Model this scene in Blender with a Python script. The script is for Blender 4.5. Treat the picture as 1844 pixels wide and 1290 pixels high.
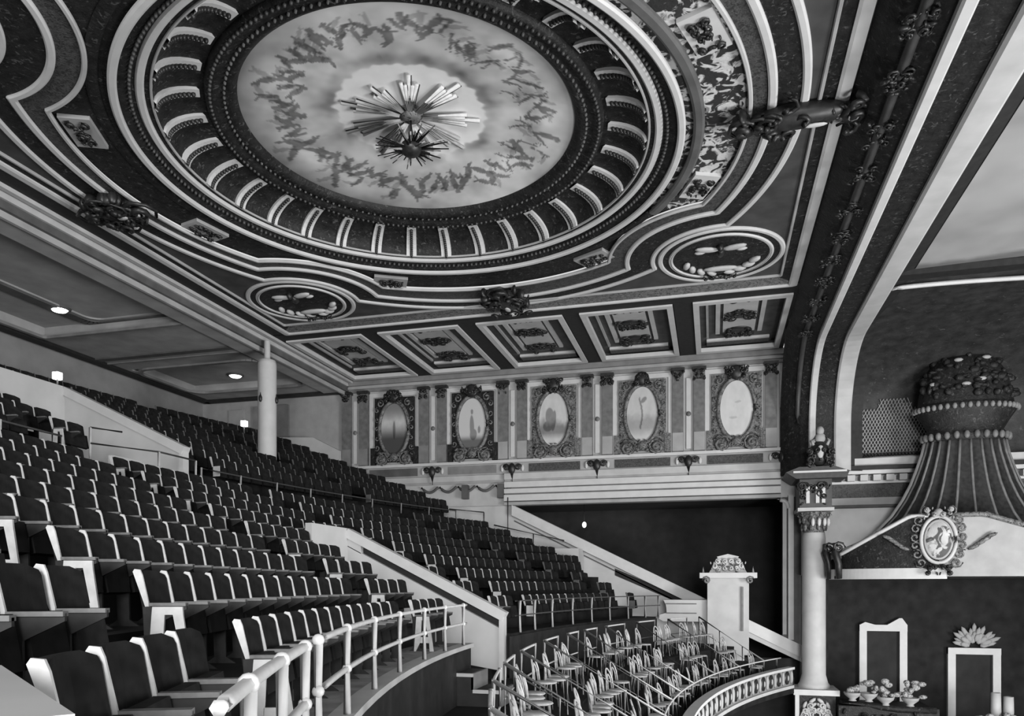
import bpy, math, random
import numpy as np
from mathutils import Vector, Matrix

for o in list(bpy.data.objects):
    bpy.data.objects.remove(o)
scene = bpy.context.scene
COL = scene.collection
R = math.radians
ZO = 10.0            # eye level of the photograph above the orchestra datum; heights below are given from eye level
random.seed(7)

# ---------------------------------------------------------------- camera
cd = bpy.data.cameras.new('camera')
cam = bpy.data.objects.new('camera', cd)
COL.objects.link(cam)
cam.location = (0, 0, ZO)
cam.rotation_euler = (R(90), 0, R(15))
cd.sensor_fit = 'HORIZONTAL'
cd.sensor_width = 36.0
cd.lens = 36.0 * 1350.0 / 1844.0
cd.shift_y = (1055.0 - 645.0) / 1844.0
cd.clip_start = 0.05
cd.clip_end = 300
scene.camera = cam

# ---------------------------------------------------------------- world, lights, exposure
scene.view_settings.view_transform = 'Standard'
scene.view_settings.look = 'None'
scene.view_settings.gamma = 1.0
scene.view_settings.use_curve_mapping = False
scene.view_settings.exposure = 0.0
w = bpy.data.worlds.new('World')
scene.world = w
w.use_nodes = True
w.node_tree.nodes['Background'].inputs[0].default_value = (1, 1, 1, 1)
w.node_tree.nodes['Background'].inputs[1].default_value = 0.75


def area_light(name, loc, target, size, power):
    l = bpy.data.lights.new(name, 'AREA')
    l.shape = 'DISK'
    l.size = size
    l.energy = power
    o = bpy.data.objects.new(name, l)
    o.location = (loc[0], loc[1], loc[2] + ZO)
    d = Vector(target) - Vector(loc)
    o.rotation_euler = d.to_track_quat('-Z', 'Y').to_euler()
    COL.objects.link(o)
    return o


area_light('stage_flood', (20, 9, -3.5), (-4, 26, 4), 8.0, 6300)
area_light('low_fill', (9, 9, -8.5), (-4, 18, 9), 5.0, 2300)  # unseen fill lamp added low down to brighten the ceiling
area_light('near_side_fill', (5, -15, 3), (-6, 24, 4), 8.0, 9000)  # unseen fill lamp added behind the camera to even out the light

# ---------------------------------------------------------------- materials
MATS = {}


def mat(name, g, rough=0.6, spots=None, scale=4.0, amount=0.18, bump=0.0, bscale=30.0, spec=0.4, metal=0.0, thr=(0.5, 0.6)):
    """grey procedural plaster / paint; spots = (grey, noise scale, thr) flecks of a second paint"""
    if name in MATS:
        return MATS[name]
    m = bpy.data.materials.new(name)
    m.use_nodes = True
    nt = m.node_tree
    bs = nt.nodes['Principled BSDF']
    tc = nt.nodes.new('ShaderNodeTexCoord')
    no = nt.nodes.new('ShaderNodeTexNoise')
    no.inputs['Scale'].default_value = scale
    no.inputs['Detail'].default_value = 6
    nt.links.new(tc.outputs['Object'], no.inputs['Vector'])
    cr = nt.nodes.new('ShaderNodeValToRGB')
    a = g * (1 - amount)
    b = min(1, g * (1 + amount))
    cr.color_ramp.elements[0].position = 0.3
    cr.color_ramp.elements[1].position = 0.7
    cr.color_ramp.elements[0].color = (a, a, a, 1)
    cr.color_ramp.elements[1].color = (b, b, b, 1)
    nt.links.new(no.outputs['Fac'], cr.inputs['Fac'])
    col = cr.outputs['Color']
    if spots:
        n2 = nt.nodes.new('ShaderNodeTexNoise')
        n2.inputs['Scale'].default_value = spots[1]
        n2.inputs['Detail'].default_value = 3
        n2.inputs['Distortion'].default_value = 1.2
        nt.links.new(tc.outputs['Object'], n2.inputs['Vector'])
        c2 = nt.nodes.new('ShaderNodeValToRGB')
        c2.color_ramp.elements[0].position = thr[0]
        c2.color_ramp.elements[1].position = thr[1]
        nt.links.new(n2.outputs['Fac'], c2.inputs['Fac'])
        mx = nt.nodes.new('ShaderNodeMixRGB')
        nt.links.new(c2.outputs['Color'], mx.inputs['Fac'])
        nt.links.new(col, mx.inputs['Color1'])
        s = spots[0]
        mx.inputs['Color2'].default_value = (s, s, s, 1)
        col = mx.outputs['Color']
        if bump == 0:
            bump = 0.3
    nt.links.new(col, bs.inputs['Base Color'])
    bs.inputs['Roughness'].default_value = rough
    bs.inputs['Specular IOR Level'].default_value = spec
    bs.inputs['Metallic'].default_value = metal
    if bump:
        n3 = nt.nodes.new('ShaderNodeTexNoise')
        n3.inputs['Scale'].default_value = bscale
        n3.inputs['Detail'].default_value = 3
        nt.links.new(tc.outputs['Object'], n3.inputs['Vector'])
        bp = nt.nodes.new('ShaderNodeBump')
        bp.inputs['Strength'].default_value = bump
        bp.inputs['Distance'].default_value = 0.03
        nt.links.new(n3.outputs['Fac'], bp.inputs['Height'])
        nt.links.new(bp.outputs['Normal'], bs.inputs['Normal'])
    MATS[name] = m
    return m


def mat_emit(name, strength):
    m = bpy.data.materials.new(name)
    m.use_nodes = True
    bs = m.node_tree.nodes['Principled BSDF']
    bs.inputs['Base Color'].default_value = (.8, .8, .8, 1)
    bs.inputs['Emission Color'].default_value = (1, 1, 1, 1)
    bs.inputs['Emission Strength'].default_value = strength
    return m


def mat_vcol(name):
    if name in MATS:
        return MATS[name]
    m = bpy.data.materials.new(name)
    m.use_nodes = True
    nt = m.node_tree
    at_ = nt.nodes.new('ShaderNodeVertexColor')
    at_.layer_name = 'paint'
    bs = nt.nodes['Principled BSDF']
    nt.links.new(at_.outputs['Color'], bs.inputs['Base Color'])
    bs.inputs['Roughness'].default_value = 0.8
    bs.inputs['Specular IOR Level'].default_value = 0.15
    MATS[name] = m
    return m


WHITE = mat('white_paint', 0.44, 0.55, scale=3, amount=0.06)
CREAM = mat('cream_paint', 0.37, 0.6, scale=2, amount=0.10)
PLASTER = mat('white_plaster', 0.40, 0.8, scale=1.2, amount=0.10)
PALEGREY = mat('pale_grey_plaster', 0.27, 0.75, scale=2, amount=0.12)
MIDGREY = mat('mid_grey_plaster', 0.16, 0.75, scale=2, amount=0.2)
BOXWALL = mat('pale_box_wall', 0.55, 0.8, scale=2, amount=0.08)
PILGREY = mat('pilaster_grey', 0.115, 0.6, scale=5, amount=0.25)
DIMGREY = mat('dim_grey_plaster', 0.075, 0.75, scale=2, amount=0.25)
CEILGREY = mat('ceiling_field_grey', 0.042, 0.75, scale=2, amount=0.3)
REARGREY = mat('rear_ceiling_grey', 0.29, 0.8, scale=1.2, amount=0.18)
DARK = mat('dark_paint', 0.010, 0.7, scale=6, amount=0.4)
DARKORN = mat('dark_ornament_field', 0.011, 0.6, spots=(0.06, 9.0), scale=6, amount=0.5, bump=0.6, bscale=16, spec=0.25, thr=(0.60, 0.70))
DARKREL = mat('dark_gilded_relief', 0.016, 0.42, scale=8, amount=0.5, spec=0.4)
ROLL = mat('grey_roll_paint', 0.04, 0.5, scale=3, amount=0.3)
COFFER = mat('coffer_grey', 0.05, 0.7, scale=3, amount=0.3)
GREYREL = mat('grey_relief', 0.13, 0.5, spots=(0.03, 14.0), scale=8, amount=0.4, bump=0.5, bscale=25)
EGG = mat('egg_and_dart_band', 0.05, 0.6, spots=(0.02, 16.0), scale=9, amount=0.3, bump=0.5, bscale=30)
MIDEGG = mat('grey_egg_and_dart', 0.16, 0.6, spots=(0.04, 14.0), scale=9, amount=0.3, bump=0.5, bscale=30)
RAYPAINT = mat('pale_ray_paint', 0.55, 0.6, scale=6, amount=0.15)
LEAFPALE = mat('dark_leaves_on_pale_ground', 0.46, 0.6, spots=(0.022, 4.2), scale=4, amount=0.1, bump=0.5, bscale=14, thr=(0.42, 0.5))
PALEORN = mat('pale_panel_with_leaf', 0.52, 0.6, spots=(0.05, 7.0), scale=4, amount=0.1, thr=(0.55, 0.62))
SEATDARK = mat('seat_dark_leather', 0.0095, 0.7, scale=10, amount=0.4, spec=0.1)
SEATWOOD = mat('seat_dark_wood', 0.012, 0.4, scale=10, amount=0.3)
SEATLEG = mat('seat_dark_iron', 0.02, 0.6, scale=10, amount=0.3, spec=0.2)
SEATARM = mat('seat_grey_arm', 0.10, 0.5, scale=10, amount=0.4)
SEATIRON = mat('seat_cream_iron', 0.40, 0.5, scale=12, amount=0.12)
SEATDIM = mat('seat_dim_iron', 0.10, 0.5, scale=12, amount=0.2)  # dimmer grey than the cream iron, for the distant seats
PIPE = mat('cream_pipe', 0.46, 0.4, scale=8, amount=0.1)
DARKPIPE = mat('dark_pipe', 0.05, 0.4, scale=8, amount=0.2)
FLOORM = mat('dark_concrete', 0.011, 0.85, scale=2, amount=0.5, spec=0.15)
FLOORPALE = mat('worn_concrete', 0.22, 0.85, scale=3, amount=0.35)
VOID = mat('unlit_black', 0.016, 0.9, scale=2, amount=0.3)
VAULT = mat('dark_vault_paint', 0.020, 0.65, spots=(0.06, 7.0), scale=3, amount=0.5, bump=0.3, bscale=12, thr=(0.64, 0.74))
CANEM = mat('light_bentwood', 0.34, 0.5, scale=9, amount=0.3)
LAMP = mat_emit('lit_lamp', 6.0)
BULB = mat_emit('lit_bulb', 3.0)
FLOWER = mat('pale_petals', 0.32, 0.7, spots=(0.06, 20.0), scale=9, amount=0.3)
PAINT = mat_vcol('painted_canvas')

# ---------------------------------------------------------------- mesh helpers


def frame_from(t):
    t = Vector(t).normalized()
    up = Vector((0, 0, 1)) if abs(t.z) < 0.95 else Vector((1, 0, 0))
    u = t.cross(up).normalized()
    v = u.cross(t).normalized()
    return u, v


class MB:
    def __init__(self):
        self.v = []
        self.f = []
        self.mi = []
        self.smooth = []

    def add(self, vs, fs, sm=False):
        b = len(self.v)
        self.v.extend([tuple(p) for p in vs])
        for f in fs:
            self.f.append(tuple(i + b for i in f))
            self.smooth.append(sm)
        return self

    def box(self, x0, x1, y0, y1, z0, z1):
        vs = [(x0, y0, z0), (x1, y0, z0), (x1, y1, z0), (x0, y1, z0), (x0, y0, z1), (x1, y0, z1), (x1, y1, z1), (x0, y1, z1)]
        return self.add(vs, [(3, 2, 1, 0), (4, 5, 6, 7), (0, 1, 5, 4), (1, 2, 6, 5), (2, 3, 7, 6), (3, 0, 4, 7)])

    def beam(self, a, b, wu, wv, up=None):
        a = Vector(a); b = Vector(b)
        t = (b - a).normalized()
        if up is None:
            u, v = frame_from(t)
        else:
            u = t.cross(Vector(up)).normalized()
            v = u.cross(t).normalized()
        vs = []
        for p in (a, b):
            for su, sv in ((-1, -1), (1, -1), (1, 1), (-1, 1)):
                vs.append(p + u * (su * wu / 2) + v * (sv * wv / 2))
        return self.add(vs, [(0, 1, 2, 3), (7, 6, 5, 4), (0, 4, 5, 1), (1, 5, 6, 2), (2, 6, 7, 3), (3, 7, 4, 0)])

    def prism(self, poly, axis, a, b):
        """poly of 2-D points; axis 'x','y','z' is the extrusion axis from a to b"""
        n = len(poly)

        def P(q, h):
            if axis == 'y':
                return (q[0], h, q[1])
            if axis == 'x':
                return (h, q[0], q[1])
            return (q[0], q[1], h)
        vs = [P(q, a) for q in poly] + [P(q, b) for q in poly]
        fs = [tuple(range(n)), tuple(range(2 * n - 1, n - 1, -1))]
        for i in range(n):
            j = (i + 1) % n
            fs.append((j, i, i + n, j + n))
        return self.add(vs, fs)

    def tube(self, pts, r, n=6, closed=False, caps=True):
        pts = [Vector(p) for p in pts]
        m = len(pts)
        rs = r if isinstance(r, (list, tuple)) else [r] * m
        vs = []
        pu = None
        for i, p in enumerate(pts):
            if closed:
                t = pts[(i + 1) % m] - pts[i - 1]
            else:
                t = pts[min(i + 1, m - 1)] - pts[max(i - 1, 0)]
            t.normalize()
            if pu is None:
                u, v = frame_from(t)
            else:
                u = (pu - t * pu.dot(t))
                if u.length < 1e-6:
                    u, v = frame_from(t)
                u.normalize()
                v = t.cross(u)
            pu = u
            for k in range(n):
                a = 2 * math.pi * k / n
                vs.append(p + u * (rs[i] * math.cos(a)) + v * (rs[i] * math.sin(a)))
        fs = []
        for i in range(m if closed else m - 1):
            j = (i + 1) % m
            for k in range(n):
                k2 = (k + 1) % n
                fs.append((i * n + k, i * n + k2, j * n + k2, j * n + k))
        if caps and not closed:
            fs.append(tuple(range(n - 1, -1, -1)))
            fs.append(tuple((m - 1) * n + k for k in range(n)))
        return self.add(vs, fs, True)

    def lathe(self, prof, c, n=24, a0=0.0, a1=2 * math.pi, sx=1.0, sy=1.0, flute=None, sm=True):
        full = abs(a1 - a0 - 2 * math.pi) < 1e-6
        cols = n if full else n + 1
        vs = []
        for k in range(cols):
            a = a0 + (a1 - a0) * k / n
            for (r, z) in prof:
                rr = r * (flute(a, z) if flute else 1.0)
                vs.append((c[0] + rr * math.cos(a) * sx, c[1] + rr * math.sin(a) * sy, c[2] + z))
        m = len(prof)
        fs = []
        for k in range(n):
            k2 = (k + 1) % cols
            for i in range(m - 1):
                fs.append((k * m + i, k2 * m + i, k2 * m + i + 1, k * m + i + 1))
        return self.add(vs, fs, sm)

    def blob(self, c, rad, axes=None, nu=8, nv=5):
        c = Vector(c)
        A = axes or (Vector((1, 0, 0)), Vector((0, 1, 0)), Vector((0, 0, 1)))
        vs = [c + A[2] * rad[2]]
        for j in range(1, nv):
            ph = math.pi * j / nv
            for i in range(nu):
                a = 2 * math.pi * i / nu
                vs.append(c + A[0] * (rad[0] * math.sin(ph) * math.cos(a)) + A[1] * (rad[1] * math.sin(ph) * math.sin(a)) + A[2] * (rad[2] * math.cos(ph)))
        vs.append(c - A[2] * rad[2])
        fs = []
        for i in range(nu):
            fs.append((0, 1 + i, 1 + (i + 1) % nu))
        for j in range(nv - 2):
            for i in range(nu):
                p = 1 + j * nu
                fs.append((p + i, p + nu + i, p + nu + (i + 1) % nu, p + (i + 1) % nu))
        last = len(vs) - 1
        p = 1 + (nv - 2) * nu
        for i in range(nu):
            fs.append((last, p + (i + 1) % nu, p + i))
        return self.add(vs, fs, True)

    def spiral(self, c, u, v, n, r, turns, tr, flip=1, a0=0.0, rise=0.0, seg=8):
        c = Vector(c); u = Vector(u); v = Vector(v); n = Vector(n)
        N = max(6, int(seg * turns))
        pts = []
        rs = []
        for i in range(N + 1):
            s = i / N
            a = a0 + flip * 2 * math.pi * turns * s
            rr = r * (1 - 0.85 * s)
            pts.append(c + u * (rr * math.cos(a)) + v * (rr * math.sin(a)) + n * (rise * s))
            rs.append(tr * (0.55 + 0.6 * s))
        return self.tube(pts, rs, 5)

    def build(self, name, material, parent=None, origin=None, label=None, cat=None, kind=None, group=None, shade=None):
        me = bpy.data.meshes.new(name)
        o3 = Vector((0, 0, 0))
        if origin is not None:
            o3 = Vector(origin)
        elif parent is not None and 'org' in parent.keys():
            o3 = Vector(parent['org'])
        vs = [(p[0] - o3.x, p[1] - o3.y, p[2] - o3.z) for p in self.v]
        me.from_pydata(vs, [], self.f)
        me.polygons.foreach_set('use_smooth', self.smooth)
        me.materials.append(material)
        me.update()
        o = bpy.data.objects.new(name, me)
        COL.objects.link(o)
        if parent is not None:
            o.parent = parent
            if 'org' in parent.keys():
                o['org'] = tuple(o3)
        else:
            o.location = (o3.x, o3.y, o3.z + ZO)
            o['org'] = tuple(o3)
        tag(o, label, cat, kind, group)
        return o


def tag(o, label=None, cat=None, kind=None, group=None):
    if label:
        o['label'] = label
    if cat:
        o['category'] = cat
    if kind:
        o['kind'] = kind
    if group:
        o['group'] = group
    return o


def thing(name, org, label, cat, group=None, kind=None, rz=0.0):
    o = bpy.data.objects.new(name, None)
    o.empty_display_size = 0.2
    o.location = (org[0], org[1], org[2] + ZO)
    o.rotation_euler = (0, 0, rz)
    COL.objects.link(o)
    o['org'] = tuple(org) if rz == 0 else (0.0, 0.0, 0.0)
    tag(o, label, cat, kind, group)
    return o


def copy_tree(o, parent=None):
    c = o.copy()
    COL.objects.link(c)
    if parent is not None:
        c.parent = parent
    for ch in list(o.children):
        copy_tree(ch, c)
    return c


X_, Y_, Z_ = Vector((1, 0, 0)), Vector((0, 1, 0)), Vector((0, 0, 1))


def scrollwork(mb, c, u, v, n, w_, h_, count, tr, seed, depth=0.15):
    """a symmetrical cluster of acanthus scrolls and knobs in the plane (u, v), proud along n"""
    rnd = random.Random(seed)
    c = Vector(c); u = Vector(u); v = Vector(v); n = Vector(n)
    for i in range(count):
        x = rnd.uniform(0.08, 0.85) * w_ / 2
        y = rnd.uniform(-0.85, 0.85) * h_ / 2
        rr = rnd.uniform(0.12, 0.26) * min(w_, h_)
        fl = rnd.choice((-1, 1))
        a0 = rnd.uniform(0, 6.28)
        tn = rnd.uniform(0.9, 1.6)
        for s in (1, -1):
            mb.spiral(c + u * (x * s) + v * y + n * (depth * rnd.uniform(0.3, 0.9)), u * s, v, n, rr, tn, tr, fl, a0, depth * 0.5)
    for i in range(count):
        x = rnd.uniform(0.0, 0.95) * w_ / 2
        y = rnd.uniform(-0.95, 0.95) * h_ / 2
        a = rnd.uniform(0, 3.14)
        L = rnd.uniform(0.08, 0.18) * min(w_, h_)
        for s in (1, -1):
            uu = (u * s * math.cos(a) + v * math.sin(a))
            vv = (v * math.cos(a) - u * s * math.sin(a))
            mb.blob(c + u * (x * s) + v * y + n * (depth * 0.4), (L, L * 0.45, depth * 0.6), (uu, vv, n), 7, 4)
    return mb

# ================================================================ MAIN CEILING
DX, DY, ZC = -6.35, 15.2, 9.2
TH = [2 * math.pi * i / 1440 for i in range(1441)]
MED = [(sx * 6.55, sy * 6.55) for sx in (-1, 1) for sy in (-1, 1)]


def circ(r):
    return lambda th: r


def wavy(rb, m, ry=None):
    """big ellipse bitten by the four corner medallions"""
    ry = ry or rb

    def f(th):
        c, s = math.cos(th), math.sin(th)
        best = rb * ry / math.sqrt((ry * c) ** 2 + (rb * s) ** 2)
        for (a, b) in MED:
            p = a * c + b * s
            if p <= 0:
                continue
            q = a * a + b * b - p * p
            if q < m * m:
                t = p - math.sqrt(m * m - q)
                best = min(best, t)
        return best
    return f


def rect(hx, hy):
    def f(th):
        c, s = abs(math.cos(th)), abs(math.sin(th))
        return min(hx / c if c > 1e-9 else 1e9, hy / s if s > 1e-9 else 1e9)
    return f


def zone(mb, fi, fo, z, ths=TH, c=(DX, DY)):
    vs, fs = [], []
    for th in ths:
        cs, sn = math.cos(th), math.sin(th)
        a, b = fi(th), fo(th)
        vs.append((c[0] + a * cs, c[1] + a * sn, z))
        vs.append((c[0] + b * cs, c[1] + b * sn, z))
    for i in range(len(ths) - 1):
        fs.append((2 * i, 2 * i + 2, 2 * i + 3, 2 * i + 1))
    return mb.add(vs, fs)


def band(mb, fi, fo, zt, zb, ths=TH, c=(DX, DY), rnd=0.0):
    """moulding hanging from zt to zb between two outlines, with a softened lower face"""
    vs, fs = [], []
    for th in ths:
        cs, sn = math.cos(th), math.sin(th)
        a, b = fi(th), fo(th)
        e = (b - a) * 0.22
        prof = [(a, zt), (a, zb + (zt - zb) * 0.35), (a + e, zb), (b - e, zb), (b, zb + (zt - zb) * 0.35), (b, zt)]
        for (r, z) in prof:
            vs.append((c[0] + r * cs, c[1] + r * sn, z))
    n = 6
    for i in range(len(ths) - 1):
        for k in range(n - 1):
            fs.append((i * n + k, i * n + n + k, i * n + n + k + 1, i * n + k + 1))
    return mb.add(vs, fs)


ceil = zone(MB(), wavy(8.05, 1.85, 8.55), rect(8.3, 8.35), ZC + 0.03).build(
    'ceiling', CEILGREY, origin=(DX, DY, ZC), kind='structure',
    label='ornate main auditorium ceiling with circular dome and wavy mouldings', cat='ceiling')


def cpart(mb, name, m, parent=None, label=None, kind=None):
    return mb.build(name, m, parent or ceil, label=label, kind=kind)


cpart(MB().lathe([(5.82, 0.0), (5.74, 0.03), (5.38, 0.17), (5.1, 0.22)], (DX, DY, ZC), 160, sm=False), 'ring_field', DARKORN)
cpart(band(MB(), circ(5.22), circ(5.38), ZC + 0.22, ZC + 0.13), 'ring_moulding', WHITE)
cpart(band(MB(), circ(5.08), circ(5.13), ZC + 0.24, ZC + 0.18), 'ring_fillet', PALEGREY)
# the spandrel field: pale ground with dark leaves on the stage side, dark elsewhere
pale_th = [R(-60 + 0.25 * i) for i in range(int(96 / 0.25) + 1)]
dark_th = [R(36 + 0.25 * i) for i in range(int(264 / 0.25) + 1)]
cpart(zone(MB(), circ(5.75), wavy(7.05, 3.08), ZC + 0.10, dark_th), 'spandrel_field', DARKORN)
cpart(zone(MB(), circ(5.75), wavy(7.05, 3.08), ZC + 0.10, pale_th), 'spandrel_field', LEAFPALE, label='dark leaf scrolls on pale ground')
cpart(zone(MB(), wavy(7.0, 3.1), wavy(7.40, 2.6, 7.9), ZC + 0.03), 'egg_band', EGG)
cpart(zone(MB(), wavy(7.35, 2.65, 7.85), wavy(8.1, 1.8, 8.6), ZC + 0.02), 'dark_band', DARKORN)
# mouldings
for nm, fi, fo, dz, m in (
        ('ring_moulding', circ(5.67), circ(5.83), 0.035, WHITE),
        
        ('wavy_moulding', wavy(7.00, 3.13), wavy(7.09, 3.04), 0.03, CREAM),
        ('wavy_moulding', wavy(7.36, 2.65, 7.86), wavy(7.53, 2.51, 8.02), 0.035, WHITE),
        ('wavy_moulding', wavy(7.95, 1.93, 8.46), wavy(8.11, 1.80, 8.61), 0.035, WHITE),
        ('frame_moulding', rect(8.26, 8.29), rect(8.34, 8.38), 0.03, PALEGREY),
        ('frame_moulding', rect(8.58, 9.13), rect(8.84, 9.27), 0.03, WHITE)):
    cpart(band(MB(), fi, fo, ZC + 0.04, ZC - dz), nm, m)
cpart(band(MB(), circ(5.98), circ(6.20), ZC + 0.04, ZC - 0.05, pale_th), 'roll_moulding', DIMGREY)
cpart(band(MB(), circ(5.98), circ(6.20), ZC + 0.11, ZC + 0.05, dark_th), 'roll_moulding', DARKORN)
far_th = [R(46 + 0.25 * i) for i in range(int(88 / 0.25) + 1)]
oth_th = [R(134 + 0.25 * i) for i in range(int(272 / 0.25) + 1)]
cpart(zone(MB(), rect(8.3, 8.35), rect(8.75, 9.2), ZC + 0.03, far_th), 'frame_band', MIDEGG)
cpart(zone(MB(), rect(8.3, 8.35), rect(8.75, 9.2), ZC + 0.03, oth_th), 'frame_band', DARKORN)
# pale framed leaf panels in the spandrel ring
for th in (-20, 24, 166, 204, 62, 118):
    pm = MB(); bm_ = MB()
    a = R(th)
    if th in (62, 118):
        a = R(th)
    cx, cy = DX + 6.62 * math.cos(a), DY + 6.62 * math.sin(a)
    ur = Vector((math.cos(a), math.sin(a), 0)); ut = Vector((-math.sin(a), math.cos(a), 0))
    hw, hl = 0.30, 0.50
    def P(s, t, z):
        q = Vector((cx, cy, z)) + ur * (s * hw) + ut * (t * hl)
        return tuple(q)
    z0, z1 = ZC + 0.12, ZC + 0.02
    bm_.add([P(-1, -1, z0), P(1, -1, z0), P(1, 1, z0), P(-1, 1, z0), P(-1, -1, z1), P(1, -1, z1), P(1, 1, z1), P(-1, 1, z1)],
            [(0, 1, 2, 3), (7, 6, 5, 4), (0, 4, 5, 1), (1, 5, 6, 2), (2, 6, 7, 3), (3, 7, 4, 0)])
    pnl = cpart(bm_, 'leaf_panel', WHITE if th in (-20, 24) else PALEGREY)
    scrollwork(pm, (cx, cy, z1), ur, ut, (0, 0, -1), 0.42, 0.78, 6, 0.035, 100 + th, 0.06)
    cpart(pm, 'leaf_relief', DARKREL, pnl)

# ---- dome: cove with ribs, beaded ring, painted disc
cove_prof = []
for i in range(9):
    t = i / 8 * math.pi / 2
    cove_prof.append((4.12 + 0.96 * math.cos(t), 0.22 + 0.46 * math.sin(t)))
mb = MB().lathe(cove_prof, (DX, DY, ZC), 120)
cove = cpart(mb, 'dome_cove', DARKORN)
for k in range(32):
    a = 2 * math.pi * k / 32
    ur = Vector((math.cos(a), math.sin(a), 0)); ut = Vector((-math.sin(a), math.cos(a), 0))
    mb = MB(); vs = []; fs = []
    for (r, z) in [(r_ - 0.05, z_ - 0.05) for (r_, z_) in cove_prof[:8]]:
        hw = 0.010 + 0.026 * r
        for s in (-1, 1):
            vs.append(Vector((DX, DY, ZC + z)) + ur * r + ut * (s * hw))
    for i in range(7):
        fs.append((2 * i, 2 * i + 1, 2 * i + 3, 2 * i + 2))
    nb = len(vs)
    for (r, z) in cove_prof[:8]:
        hw = 0.010 + 0.026 * r
        for s in (-1, 1):
            vs.append(Vector((DX, DY, ZC + z + 0.01)) + ur * (r + 0.02) + ut * (s * hw))
    for i in range(7):
        for s in (0, 1):
            fs.append((2 * i + s, 2 * i + 2 + s, nb + 2 * i + 2 + s, nb + 2 * i + s))
    mb.add(vs, fs)
    rib = cpart(mb, 'rib', WHITE, cove)
    bd = MB()
    for i in range(1, 14):
        t = (i / 14) * math.pi / 2 * 0.85
        r, z = 4.12 + 0.96 * math.cos(t) - 0.06, 0.22 + 0.46 * math.sin(t) - 0.07
        bd.blob(Vector((DX, DY, ZC + z)) + ur * r, (0.045, 0.07, 0.045), (ut, ur * math.sin(t) + Z_ * -math.cos(t) if False else Vector((0, 0, 1)), ur), 6, 4)
    cpart(bd, 'beading', DARKREL, cove)
# moulded ring round the disc
ringp = [(4.18, 0.70), (4.16, 0.60), (4.04, 0.56), (3.95, 0.62), (3.86, 0.66), (3.80, 0.66), (3.74, 0.62), (3.64, 0.68), (3.57, 0.74), (3.55, 0.84)]
cpart(MB().lathe(ringp, (DX, DY, ZC), 120), 'disc_moulding', DARKORN)
eg = MB()
for k in range(150):
    a = 2 * math.pi * k / 150
    eg.blob((DX + 3.80 * math.cos(a), DY + 3.80 * math.sin(a), ZC + 0.645), (0.035, 0.035, 0.05), None, 5, 4)
cpart(eg, 'egg_moulding', DIMGREY, kind='stuff')
eg = MB()
for k in range(190):
    a = 2 * math.pi * k / 190
    eg.blob((DX + 4.07 * math.cos(a), DY + 4.07 * math.sin(a), ZC + 0.56), (0.04, 0.04, 0.045), None, 5, 4)
cpart(eg, 'egg_moulding', ROLL, kind='stuff')
# egg and dart just outside ring two
eg = MB()
for k in range(260):
    a = 2 * math.pi * k / 260
    eg.blob((DX + 5.47 * math.cos(a), DY + 5.47 * math.sin(a), ZC + 0.10), (0.04, 0.04, 0.05), None, 5, 4)
cpart(eg, 'dentil_moulding', ROLL, kind='stuff')


# painted disc: clouds, bright centre, ring of flying figures
def vnoise(x, y, seed, sc):
    rs = np.random.RandomState(seed)
    G = rs.rand(64, 64)
    xs = (x * sc) % 63; ys = (y * sc) % 63
    xi = xs.astype(int); yi = ys.astype(int)
    fx = xs - xi; fy = ys - yi
    fx = fx * fx * (3 - 2 * fx); fy = fy * fy * (3 - 2 * fy)
    a = G[xi, yi]; b = G[(xi + 1) % 64, yi]; c = G[xi, (yi + 1) % 64]; d = G[(xi + 1) % 64, (yi + 1) % 64]
    return a * (1 - fx) * (1 - fy) + b * fx * (1 - fy) + c * (1 - fx) * fy + d * fx * fy


def fbm(x, y, seed, sc):
    return 0.55 * vnoise(x, y, seed, sc) + 0.28 * vnoise(x, y, seed + 1, sc * 2.1) + 0.17 * vnoise(x, y, seed + 2, sc * 4.3)


def ellipses(x, y, els):
    """darkest value of soft painted ellipses (cx, cy, a, b, angle)"""
    d = np.zeros_like(x)
    for (cx, cy, a, b, an) in els:
        c, s = math.cos(an), math.sin(an)
        u = ((x - cx) * c + (y - cy) * s) / a
        v = (-(x - cx) * s + (y - cy) * c) / b
        q = u * u + v * v
        d = np.maximum(d, np.clip((1.15 - q) / 0.35, 0, 1))
    return d


def figure(rnd, cx, cy, s, an):
    """a little painted figure: body, head, limbs"""
    c, sn = math.cos(an), math.sin(an)
    def W(u, v):
        return cx + s * (u * c - v * sn), cy + s * (u * sn + v * c)
    out = []
    x, y = W(0, 0); out.append((x, y, s * 0.5, s * 0.24, an))
    x, y = W(0.62, 0.05); out.append((x, y, s * 0.17, s * 0.17, 0))
    for k in range(4):
        ba = rnd.uniform(-1.2, 1.2) + (math.pi if k > 1 else 0.3)
        L = rnd.uniform(0.35, 0.6)
        px_ = 0.35 if k < 2 else -0.4
        x, y = W(px_ + 0.5 * L * math.cos(ba), 0.5 * L * math.sin(ba))
        out.append((x, y, s * L * 0.6, s * 0.09, an + ba))
    return out


def paint_object(name, verts, faces, grey, parent, label=None, smooth=True):
    me = bpy.data.meshes.new(name)
    o3 = Vector(parent['org']) if parent is not None else Vector((0, 0, 0))
    me.from_pydata([(p[0] - o3.x, p[1] - o3.y, p[2] - o3.z) for p in verts], [], faces)
    at_ = me.color_attributes.new('paint', 'FLOAT_COLOR', 'POINT')
    g = np.repeat(np.asarray(grey, dtype=np.float32)[:, None], 4, axis=1)
    g[:, 3] = 1
    at_.data.foreach_set('color', g.ravel())
    me.materials.append(PAINT)
    me.update()
    o = bpy.data.objects.new(name, me)
    COL.objects.link(o)
    o.parent = parent
    o['org'] = tuple(o3)
    tag(o, label)
    return o


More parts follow.
